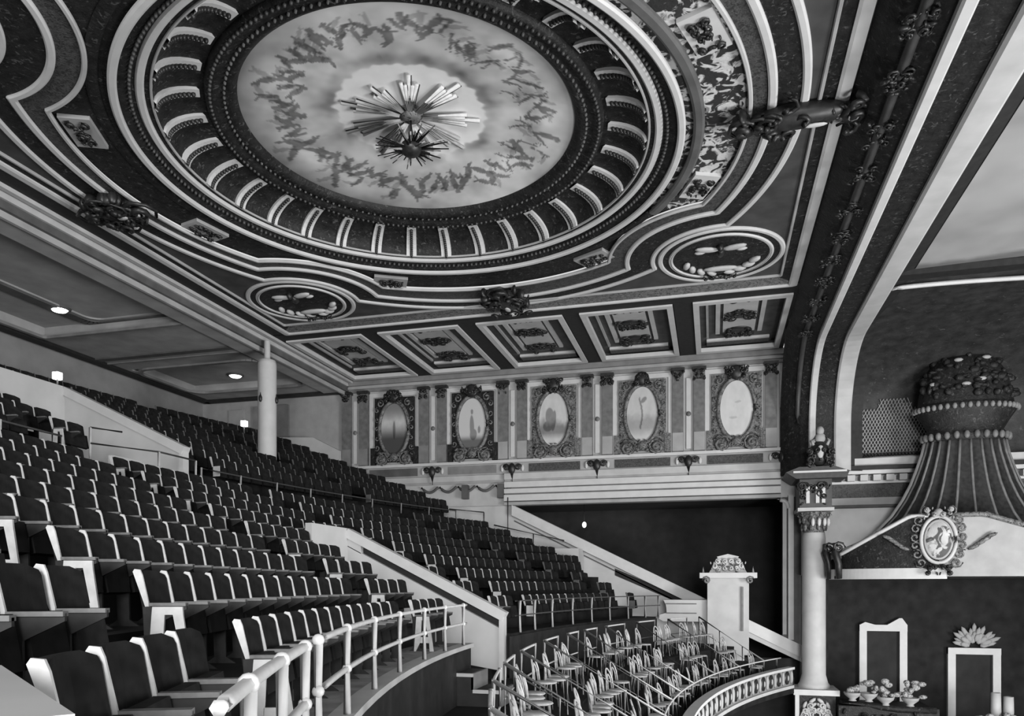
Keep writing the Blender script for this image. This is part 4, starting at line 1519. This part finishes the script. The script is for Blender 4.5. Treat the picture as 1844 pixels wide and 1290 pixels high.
# fascia between the upper rows and the cross aisle, cross aisle, loge steps, underside
sector(MB(), 29.46, 29.52, th_of(-1, 29.5), th_of(13.5, 29.5), -2.2, -1.16).build('aisle_fascia', DARK, tiers)
sector(MB(), 29.46, 29.52, th_of(16.5, 29.5), th_of(27.0, 29.5), -2.2, -1.16).build('aisle_fascia', DARK, tiers)
sector(MB(), 29.40, 29.62, th_of(-1, 29.5), th_of(13.5, 29.5), -1.16, -1.085).build('nosing', CREAM, tiers)
sector(MB(), 28.15, 29.5, th_of(-1, 28.8), th_of(28.4, 28.8), -2.35, -2.12).build('cross_aisle', FLOORM, tiers)
for (a, b, z) in ((27.35, 28.2, -2.15), (26.55, 27.4, -2.68), (25.6, 26.6, -3.18)):
    sector(MB(), a, b, th_of(3, a), th_of(27.6, a), z - 0.55, z).build('loge_step', FLOORM, tiers)
vs, fs = [], []
for i in range(41):
    t = th_of(2, 27) + (th_of(27.6, 27) - th_of(2, 27)) * i / 40
    vs += [pol(25.6, t, -3.5), pol(29.5, t, -4.6)]
for i in range(40):
    fs.append((2 * i, 2 * i + 1, 2 * i + 3, 2 * i + 2))
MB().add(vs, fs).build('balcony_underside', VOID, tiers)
# floor and steps inside the two entrances
MB().box(-8.5, -4.4, 13.4, 16.5, -2.6, -2.15).build('entrance_floor', FLOORM, tiers)
MB().box(-16.9, -12.9, 13.4, 16.5, 1.0, 1.5).build('entrance_floor', FLOORM, tiers)

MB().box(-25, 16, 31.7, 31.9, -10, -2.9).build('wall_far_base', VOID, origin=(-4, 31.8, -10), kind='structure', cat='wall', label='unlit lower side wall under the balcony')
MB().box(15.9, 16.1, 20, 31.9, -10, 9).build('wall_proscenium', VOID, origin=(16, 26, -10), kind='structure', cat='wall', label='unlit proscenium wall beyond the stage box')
# ---- entrance (vomitory) parapets
def vomitory(xf, zf, xb, zb, zlow, lab, step, gap=True):
    t = thing('entrance_parapet', ((xf + xb) / 2, 16.48, zlow), lab, 'parapet wall')
    y0, y1 = 16.42, 16.58
    ex = (zb - zf) / (xb - xf)
    def top(x, o=0.0):
        return zf + ex * (x - xf) + o
    # lower face with the long gap under the coping
    xg = xf - 0.25; xg2 = xb + 0.35
    g_ = -0.40 if gap else -0.1
    MB().prism([(xf, zlow), (xf, top(xf, g_)), (xb, top(xb, g_)), (xb, zlow + step)], 'y', y0, y1).build('wall_face', PLASTER, t)
    MB().beam((xf + 0.02, (y0 + y1) / 2, top(xf, -0.09)), (xb - 0.02, (y0 + y1) / 2, top(xb, -0.09)), 0.26, 0.22, (0, 0, 1)).build('coping', WHITE, t)
    MB().prism([(xf + 0.02, zlow - 0.3), (xf + 0.02, top(xf)), (xf - 0.10, top(xf)), (xf - 0.10, zlow - 0.3)], 'y', y0 - 0.03, y1 + 0.03).build('end_post', WHITE, t)
    if gap:
        MB().prism([(xg2, top(xg2, -0.42)), (xg2, top(xg2, -0.12)), (xb, top(xb, -0.12)), (xb, top(xb, -0.42))], 'y', y0, y1).build('wall_face', PLASTER, t)
    if gap:
        MB().prism([(xf, top(xf, -0.46)), (xf, top(xf, -0.15)), (xb, top(xb, -0.15)), (xb, top(xb, -0.46))], 'y', y1 - 0.03, y1 - 0.01).build('shadow_gap', DARK, t)  # dark sheet behind the gap, its shade put into the colour
    # head wall
    MB().box(xb - 0.16, xb, 14.75 if gap else 13.7, 16.58, zlow + step, top(xb) + 0.02).build('head_wall', PLASTER, t)
    return t


vomitory(-4.60, -0.62, -8.50, 1.36, -1.95, 'white sloping parapet of the lower balcony entrance with dark gap under its coping', 0.6)
vomitory(-13.15, 3.56, -16.90, 5.35, 2.2, 'white sloping parapet of the upper balcony entrance', 0.9, False)


def pipe_rail(name, lab, runs, posts, m, r=0.022, pr=0.03, pm=None):
    o = runs[0][0]
    t = thing(name, (o[0], o[1], o[2]), lab, 'railing')
    for pts in runs:
        MB().tube(pts, r, 6).build('rail', m, t)
    for (a, b) in posts:
        MB().tube([a, b], pr, 6).build('post', pm or m, t)
    return t


# rails at the mouth of the upper entrance
pipe_rail('pipe_rail', 'dark two-bar pipe rail at the mouth of the upper balcony entrance',
          [[(-13.3, 13.6, 3.15), (-12.6, 14.9, 3.15), (-12.6, 16.2, 3.15)], [(-13.3, 13.6, 3.5), (-13.0, 14.2, 3.5)]],
          [((-12.6, 16.2, 2.2), (-12.6, 16.2, 3.15)), ((-12.6, 14.9, 2.2), (-12.6, 14.9, 3.15)), ((-13.3, 13.6, 2.4), (-13.3, 13.6, 3.5))], DARKPIPE, pm=PIPE)
MB().box(-13.2, -13.1, 14.0, 14.9, 2.2, 2.95).build('notice_board', PLASTER, origin=(-13.15, 14.4, 2.2), label='small white board standing in the upper balcony entrance', cat='board')
# rails by the side exit on the far wall
pipe_rail('pipe_rail', 'thin dark pipe rail along the far wall exit ledge',
          [[(-10.9, 30.3, 3.28), (-9.35, 30.3, 3.1)], [(-10.6, 30.3, 2.72), (-9.35, 30.3, 2.55)], [(-8.9, 30.3, 2.55), (-5.9, 30.3, 1.85)]],
          [((-9.35, 30.3, 1.9), (-9.35, 30.3, 3.1)), ((-8.3, 30.3, 1.6), (-8.3, 30.3, 3.7)), ((-7.2, 30.3, 1.3), (-7.2, 30.3, 2.15))], DARKPIPE, r=0.03, pr=0.025)
MB().box(-11.3, -5.2, 29.75, 30.95, 0.2, 1.5).build('exit_ledge', PLASTER, origin=(-8, 30.3, 0.2), label='white ledge of the far wall exit behind the seat rows', cat='ledge')

# ---- cross-aisle posts in front of row ten
def arc_pts(rad, y0, y1, z, n=24):
    a, b = th_of(y0, rad), th_of(y1, rad)
    return [pol(rad, a + (b - a) * i / n, z) for i in range(n + 1)]


rq = RR0 + DR * 9.42
for (ya, yb, lab) in ((2.0, 12.6, 'pipe rail of the upper cross aisle on the near side of upper entrance'),
                      (17.0, 29.4, 'pipe rail of the upper cross aisle between upper entrance and painted wall')):
    posts = []
    n = int((yb - ya) / 1.45)
    for i in range(n + 1):
        y = ya + (yb - ya) * i / n
        p = pol(rq, th_of(y, rq), fz(9))
        posts.append((p, p + Z_ * 0.98))
    pipe_rail('aisle_rail', lab, [arc_pts(rq, ya, yb, fz(9) + 0.96)], posts, DARKPIPE, pm=SEATIRON, pr=0.03)

# ---- railing along the front of the upper rows
RF = 29.47
for (ya, yb, lab, thick, ys) in ((1.9, 3.98, 'pale pipe railing beside the first chairs, ending at the aisle with a ball', 0.028, (2.4, 3.2, 3.95)),
                                 (4.42, 13.2, 'pale curved two-bar pipe railing in front of the first seat row', 0.024, (4.45, 5.75, 7.2, 8.7, 10.3, 11.7, 13.0)),
                                 (16.8, 27.2, 'curved rail with pale posts before the seat rows nearest the painted wall', 0.018, (17.1, 18.2, 19.5, 21.0, 22.4, 23.7, 25.0, 26.2, 27.1))):
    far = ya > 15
    posts = []
    for y in ys:
        p = pol(RF, th_of(y, RF), -1.10)
        posts.append((p, p + Z_ * 0.74))
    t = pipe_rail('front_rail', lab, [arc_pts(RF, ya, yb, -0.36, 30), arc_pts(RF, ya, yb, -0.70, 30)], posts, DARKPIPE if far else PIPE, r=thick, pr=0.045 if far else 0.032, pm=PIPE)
    if not far:
        for y in ys:
            for z in (-0.36, -0.70):
                MB().blob(pol(RF, th_of(y, RF), z), (0.042, 0.042, 0.042), None, 10, 6).build('ball_joint', PIPE, t)

# white end wall by the first chairs
ew = MB().prism([(-2.16, 1.86), (-1.20, 1.19), (-1.62, 0.62), (-2.9, 1.3)], 'z', -1.9, -0.25).build('end_wall', PLASTER, origin=(-1.9, 1.2, -1.9), label='low white end wall beside the first chair of the front row', cat='wall')

# steps from the lower entrance down to the cross aisle
st = thing('aisle_steps', (-4.1, 12.9, -2.12), 'two dark steps with pale edges at the lower balcony entrance', 'steps')
for i, (x0, x1, zt) in enumerate(((-4.55, -4.05, -1.55), (-4.05, -3.55, -1.83))):
    MB().box(x0, x1, 12.5, 13.35, -2.12, zt).build('step', DARK, st)
    MB().box(x0, x1, 12.46, 12.52, zt - 0.05, zt + 0.01).build('nosing', CREAM, st)
    MB().box(x1 - 0.04, x1 + 0.01, 12.5, 13.35, zt - 0.28, zt + 0.01).build('nosing', MIDGREY, st)

# ================================================================ THEATRE SEATS
def seat_back(mb, n=3):
    vs, fs = [], []
    prof = [(-0.165, 0.34), (-0.205, 0.60), (-0.24, 0.80), (-0.255, 0.86)]
    for i in range(n + 1):
        s = -1 + 2 * i / n
        y = s * 0.228
        bow_ = 0.03 * s * s
        for j, (x, z) in enumerate(prof):
            zz_ = z - (0.03 * (abs(s) > 0.9) if j == 3 else 0)
            vs.append((x + bow_, y, zz_)); vs.append((x + bow_ - 0.045, y, zz_ - 0.005))
    m = 2 * len(prof)
    for i in range(n):
        a, b = i * m, (i + 1) * m
        for j in range(len(prof) - 1):
            fs.append((a + 2 * j, b + 2 * j, b + 2 * j + 2, a + 2 * j + 2))
            fs.append((a + 2 * j + 1, a + 2 * j + 3, b + 2 * j + 3, b + 2 * j + 1))
        e = 2 * (len(prof) - 1)
        fs.append((a + e, b + e, b + e + 1, a + e + 1))
    for a in (0, n * m):
        for j in range(len(prof) - 1):
            fs.append((a + 2 * j, a + 2 * j + 2, a + 2 * j + 3, a + 2 * j + 1))
    return mb.add(vs, fs)


def seat_pad(mb):
    vs = []
    for (x, z) in ((-0.12, 0.30), (-0.04, 0.32), (-0.09, 0.60), (-0.16, 0.60)):
        vs += [(x, -0.205, z), (x, 0.205, z)]
    return mb.add(vs, [(0, 1, 3, 2), (2, 3, 5, 4), (4, 5, 7, 6), (6, 7, 1, 0), (0, 2, 4, 6), (1, 7, 5, 3)])


def seat_standard(mb, lite=False):
    mb.prism([(-0.275, 0.845), (-0.262, 0.865), (-0.222, 0.860), (-0.206, 0.82), (-0.150, 0.57), (-0.18, 0.57)], 'y', -0.254, -0.236)
    return mb


def seat_leg(mb):
    if True:
        mb.prism([(-0.20, 0.58), (0.12, 0.60), (0.12, 0.56), (-0.08, 0.46), (-0.07, 0.06), (0.02, 0.0), (-0.26, 0.0), (-0.18, 0.06)], 'y', -0.255, -0.23)
    return mb


SEAT_LAB = 'dark folding theatre seat with pale side edge in the curved balcony rows'
SEAT_GRP = 'folding seats in the balcony rows'
END_LAB = 'dark folding theatre seat with white cut-out end panel beside a balcony aisle'
END_GRP = 'aisle-end seats in the balcony rows'


def make_seat(aisle):
    t = thing('theatre_seat', (0, 0, 0), END_LAB if aisle else SEAT_LAB, 'theatre seat', END_GRP if aisle else SEAT_GRP)
    seat_back(MB(), 4).build('backrest', SEATDARK, t)
    seat_pad(MB()).build('folded_seat', SEATDARK, t)
    seat_standard(MB()).build('side_standard', SEATIRON, t)
    seat_leg(MB()).build('leg', SEATLEG, t)
    MB().box(-0.15, 0.12, -0.275, -0.215, 0.585, 0.61).build('armrest', SEATARM, t)
    if aisle:
        mb = MB()
        y0, y1 = -0.285, -0.262
        mb.prism([(-0.12, 0.58), (0.10, 0.58), (0.105, 0.52), (-0.125, 0.52)], 'y', y0, y1)
        mb.prism([(-0.125, 0.52), (-0.03, 0.52), (-0.05, 0.16), (-0.13, 0.0), (-0.16, 0.0)], 'y', y0, y1)
        mb.prism([(0.03, 0.52), (0.105, 0.52), (0.18, 0.0), (0.11, 0.0), (0.10, 0.16)], 'y', y0, y1)
        mb.prism([(-0.05, 0.24), (0.085, 0.24), (0.10, 0.14), (-0.055, 0.14)], 'y', y0, y1)
        mb.build('end_panel', SEATIRON, t, label='white cast end panel with a triangular opening')
    return t


def lite_mesh(name, aisle):
    a = MB(); seat_back(a, 2); seat_pad(a)
    n0 = len(a.f)
    seat_standard(a, True)
    if aisle:
        a.box(-0.12, 0.10, -0.285, -0.265, 0.30, 0.58)
    me = bpy.data.meshes.new(name)
    me.from_pydata(a.v, [], a.f)
    me.materials.append(SEATDARK); me.materials.append(SEATIRON)
    me.polygons.foreach_set('material_index', [0] * n0 + [1] * (len(a.f) - n0))
    me.update()
    return me, a, n0


def y_end(k):
    if k <= 2:
        return 26.75 + 0.18 * k
    if k == 3:
        return 28.2
    return 29.5


ORD = ['zeroth', 'first', 'second', 'third', 'fourth', 'fifth', 'sixth', 'seventh', 'eighth', 'ninth', 'tenth', 'eleventh', 'twelfth',
       'thirteenth', 'fourteenth', 'fifteenth', 'sixteenth', 'seventeenth', 'eighteenth', 'nineteenth', 'twentieth', 'twenty-first', 'twenty-second', 'twenty-third', 'twenty-fourth', 'twenty-fifth']


def seat_label(k, a, b, i, first):
    row = 'front row' if k == 0 else ORD[min(k + 1, 25)] + ' row'
    if a < 2.2:
        where = 'from the near side wall'
    elif a < 9:
        where = 'past the ball-ended rail aisle'
    elif a < 14.9 and k != 99 and a < 13.9:
        where = 'past the aisle before the entrance'
    elif a < 17.2:
        where = 'past the white entrance parapet'
    elif a < 21:
        where = 'past the aisle beyond the entrance'
    else:
        where = 'past the aisle by the painted wall'
    if first:
        return 'dark folding seat with white end panel, %s, %s' % (where.replace('past', 'beside').replace('from', 'beside'), row)
    return '%s dark folding theatre seat %s, %s' % (ORD[min(i + 1, 25)], where, row)


seats = []
for k in range(NK):
    if k == AISLE_ROW:
        continue
    rc = 29.85 + DR * k
    rt = RR0 + DR * k
    gaps = [(3.78 + 0.12 * k, 4.60 + 0.12 * k), (10.95 + 0.11 * k, 11.72 + 0.11 * k), (18.28 - 0.11 * k, 19.05 - 0.11 * k), (25.4 - 0.12 * k, 26.2 - 0.12 * k)]
    if k > 10:
        gaps = [gaps[0], gaps[3]]
        if k > 14:
            gaps.append((14.6, 15.4))
    gaps += voms(k)
    gaps.sort()
    cur = 1.95 if k <= 2 else (0.2 if k < 6 else -0.3)
    blocks = []
    for (a, b) in gaps:
        if a > cur:
            blocks.append((cur, a))
        cur = max(cur, b)
    if y_end(k) > cur + 0.4:
        blocks.append((cur, y_end(k)))
    for (a, b) in blocks:
        ta, tb = th_of(a, rt), th_of(b, rt)
        n = max(1, int(round((tb - ta) * rt / 0.495)))
        for i in range(n):
            t = ta + (tb - ta) * (i + 0.5) / n
            first = (i == 0 and a > 2.2)
            p = pol(rc, t, fz(k))
            if min(math.hypot(p.x + 15.7, p.y - 24.1) - 0.25, math.hypot(p.x + 20.2, p.y - 19.35), math.hypot(p.x + 18.7, p.y - 27.05)) < 0.4:
                continue
            rz = math.atan2(CYB - p.y, CXB - p.x)
            seats.append((p, rz, first, k, seat_label(k, a, b, i, first)))


def in_frame(p):
    d = -p.x * math.sin(R(15)) + p.y * math.cos(R(15))
    if d < 0.5:
        return None
    r = p.x * math.cos(R(15)) + p.y * math.sin(R(15))
    u = 1350 * r / d
    v = 410 - 1350 * (p.z + 0.8) / d
    if abs(u) > 960 or v > 680:
        return None
    return d


ranked = []
for s in seats:
    d = in_frame(s[0])
    if d is not None:
        ranked.append((d, s))
ranked.sort(key=lambda q: q[0])
NFULL, NIND = 170, 300
full = {False: make_seat(False), True: make_seat(True)}
used = {False: False, True: False}
lite = {a: lite_mesh('theatre_seat', a) for a in (False, True)}
ind = set()
for i, (d, s) in enumerate(ranked[:NIND]):
    p, rz, first, k, slab = s
    ind.add(id(s))
    if i < NFULL:
        if used[first]:
            o = copy_tree(full[first])
        else:
            o = full[first]
            used[first] = True
    else:
        o = bpy.data.objects.new('theatre_seat', lite[first][0])
        COL.objects.link(o)
        tag(o, END_LAB if first else SEAT_LAB, 'theatre seat', None, END_GRP if first else SEAT_GRP)
    o['label'] = slab
    o.location = (p.x, p.y, p.z + ZO)
    o.rotation_euler = (0, 0, rz)
# the remaining rows as one mass
V, Fc, MI = [], [], []
for s in seats:
    if id(s) in ind:
        continue
    p, rz, first, k, slab = s
    me, a, n0 = lite[first]
    c, sn = math.cos(rz), math.sin(rz)
    b = len(V)
    for q in a.v:
        V.append((p.x + q[0] * c - q[1] * sn, p.y + q[0] * sn + q[1] * c, p.z + q[2]))
    for f in a.f:
        Fc.append(tuple(j + b for j in f))
    MI += [0] * n0 + [1] * (len(a.f) - n0)
me = bpy.data.meshes.new('distant_seats')
me.from_pydata(V, [], Fc)
me.materials.append(SEATDARK)
me.materials.append(SEATDIM)
me.polygons.foreach_set('material_index', MI)
me.update()
o = bpy.data.objects.new('distant_seats', me)
o.location = (0, 0, ZO)
COL.objects.link(o)
tag(o, 'mass of dark theatre seats filling the distant balcony rows', 'theatre seats', 'stuff')

# small lamps standing among the topmost rows
for i, (x, y, z) in enumerate(((-20.2, 19.35, 5.4), (-18.7, 27.05, 5.4))):
    l = thing('aisle_lamp', (x, y, z), ('small square lit lamp on post among the topmost rows above the upper entrance', 'small lit lamp on post among the topmost rows behind the white column')[i], 'lamp')
    MB().tube([(x, y, z), (x, y, z + 1.2)], 0.03, 6).build('post', DARKPIPE, l)
    MB().box(x - 0.10, x + 0.10, y - 0.10, y + 0.10, z + 1.18, z + 1.40).build('shade', LAMP, l)

# ================================================================ LOGES: rails, chairs, ornate front
RB, RFp = 28.25, 25.9
PY = [6.4, 8.3, 10.2, 12.2, 14.6, 16.8, 18.3, 20.1, 22.6, 25.0, 27.2]
for i, y in enumerate(PY):
    t0 = th_of(y, RB)
    a = pol(RB, t0, -1.1); b = pol(RFp, t0, -2.5)
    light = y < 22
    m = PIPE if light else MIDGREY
    rl = thing('loge_rail', a - Z_ * 1.03, 'slanting pipe partition between loges, %s from the white stage column' % ORD[len(PY) - i], 'railing', 'slanting loge partitions')
    MB().tube([a, b], 0.03, 6).build('rail', m, rl)
    a2 = a - Z_ * 0.45; b2 = b - Z_ * 0.35
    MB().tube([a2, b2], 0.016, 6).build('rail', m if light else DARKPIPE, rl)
    for s in (0.0, 0.33, 0.68):
        q = a + (b - a) * s
        MB().tube([q, Vector((q.x, q.y, (-2.15, -2.68, -3.18)[int(s * 3)]))], 0.022, 6).build('post', m, rl)
    if i < len(PY) - 1:
        y2 = PY[i + 1]
        gap = 0.42 if i % 2 == 0 else 0.38
        yb = y + (y2 - y) * (1 - gap)
        br = thing('loge_back_rail', pol(RB, t0, -2.12), 'curved pipe rail at the back of the %s loge from the stage column' % ORD[len(PY) - 1 - i], 'railing', 'back rails of the loges')
        MB().tube(arc_pts(RB, y, yb, -1.1, 8), 0.022, 6).build('rail', PIPE, br)
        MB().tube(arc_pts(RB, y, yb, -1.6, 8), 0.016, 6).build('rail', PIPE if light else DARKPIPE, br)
        for yy in (y + 0.02, yb):
            q = pol(RB, th_of(yy, RB), -1.08)
            MB().tube([q, Vector((q.x, q.y, -2.12))], 0.028, 6).build('post', PIPE, br)
# pipe rail on the loge front
fr = thing('loge_front_rail', pol(RFp, th_of(15, RFp), -3.18), 'low curved pipe rail with short white posts along the loge front', 'railing')
MB().tube(arc_pts(RFp, 8, 27.4, -2.5, 40), 0.022, 6).build('rail', PIPE, fr)
y = 10.0
while y < 27.3:
    q = pol(RFp, th_of(y, RFp), -2.5)
    MB().tube([q, q - Z_ * 0.5], 0.035, 6).build('post', PIPE, fr)
    y += 0.95


def bent_chair(full_):
    t = thing('loge_chair', (0, 0, 0), 'light bentwood chair standing loose in a loge', 'chair', 'bentwood loge chairs')
    MB().lathe([(0, 0.43), (0.19, 0.43), (0.21, 0.445), (0.19, 0.465), (0, 0.465)], (0, 0, 0), 12).build('seat', CANEM, t)
    hoop = [(-0.17 - 0.09 * math.sin(s * math.pi), -0.17 + 0.34 * s, 0.44 + 0.46 * math.sin(s * math.pi) ** 0.5) for s in [i / 12 for i in range(13)]]
    MB().tube(hoop, 0.018, 5).build('back_hoop', CANEM, t)
    inner = [(-0.17 - 0.06 * math.sin(s * math.pi), -0.09 + 0.18 * s, 0.44 + 0.34 * math.sin(s * math.pi) ** 0.5) for s in [i / 8 for i in range(9)]]
    MB().tube(inner, 0.013, 5).build('back_hoop', CANEM, t)
    for (x, yv) in ((0.14, 0.13), (0.14, -0.13), (-0.14, 0.13), (-0.14, -0.13)):
        MB().tube([(x, yv, 0.44), (x * 1.3, yv * 1.25, 0)], [0.02, 0.014], 5).build('leg', CANEM, t)
    return t


proto = bent_chair(True)
pu = False
rnd = random.Random(31)
cnt = {}
for (rad, z, rown) in ((27.85, -2.15, 'back row'), (27.05, -2.68, 'middle row'), (26.25, -3.18, 'front row')):
    y = 7.0
    while y < 27.6:
        t = th_of(y, rad)
        # leave the gangway beside each partition
        if min(abs(y - q) for q in PY) > 0.33:
            p = pol(rad + rnd.uniform(-.12, .12), t, z)
            if rnd.random() < 0.93:
                o = copy_tree(proto) if pu else proto
                pu = True
                o.location = (p.x, p.y, p.z + ZO)
                o.rotation_euler = (0, 0, math.atan2(CYB - p.y, CXB - p.x) + rnd.uniform(-.3, .3))
                lg_ = len(PY) - sum(1 for q in PY if q < y)
                cnt[(rown, lg_)] = cnt.get((rown, lg_), 0) + 1
                o['label'] = '%s bentwood chair in %s of the %s loge from the stage column' % (ORD[cnt[(rown, lg_)]], rown, ORD[max(lg_, 0)] if lg_ > 0 else 'last')
        y += 0.42 + rnd.uniform(0, .06)

# ornate solid front of the balcony
RP = 25.62
front = sector(MB(), RP - 0.12, RP, th_of(6, RP), th_of(27.3, RP), -3.42, -2.84, 60).build('balcony_front', MIDGREY, origin=pol(RP, 0, -3.42), label='curved pale balcony front with row of carved oval panels', cat='balcony front')
sector(MB(), RP - 0.20, RP + 0.04, th_of(6, RP), th_of(27.3, RP), -2.86, -2.78, 60).build('top_moulding', WHITE, front)
sector(MB(), RP - 0.18, RP + 0.02, th_of(6, RP), th_of(27.3, RP), -3.50, -3.40, 60).build('bottom_moulding', CREAM, front)
y = 12.0
while y < 27.1:
    t = th_of(y, RP)
    c = pol(RP - 0.13, t, -3.12)
    nrm = Vector((math.cos(t), -math.sin(t), 0)); tn = Vector((math.sin(t), math.cos(t), 0))
    MB().blob(c, (0.22, 0.24, 0.05), (tn, Z_, nrm), 10, 5).build('oval_panel', DARKREL, front)
    MB().blob(c + nrm * 0.03, (0.06, 0.11, 0.04), (tn, Z_, nrm), 8, 5).build('oval_boss', PALEGREY, front)
    c2 = pol(RP - 0.14, th_of(y + 0.31, RP), -3.12)
    MB().blob(c2, (0.05, 0.25, 0.05), (tn, Z_, nrm), 8, 5).build('panel_strip', PALEGREY, front)
    y += 0.62

for o in bpy.data.objects:
    if 'org' in o.keys():
        del o['org']
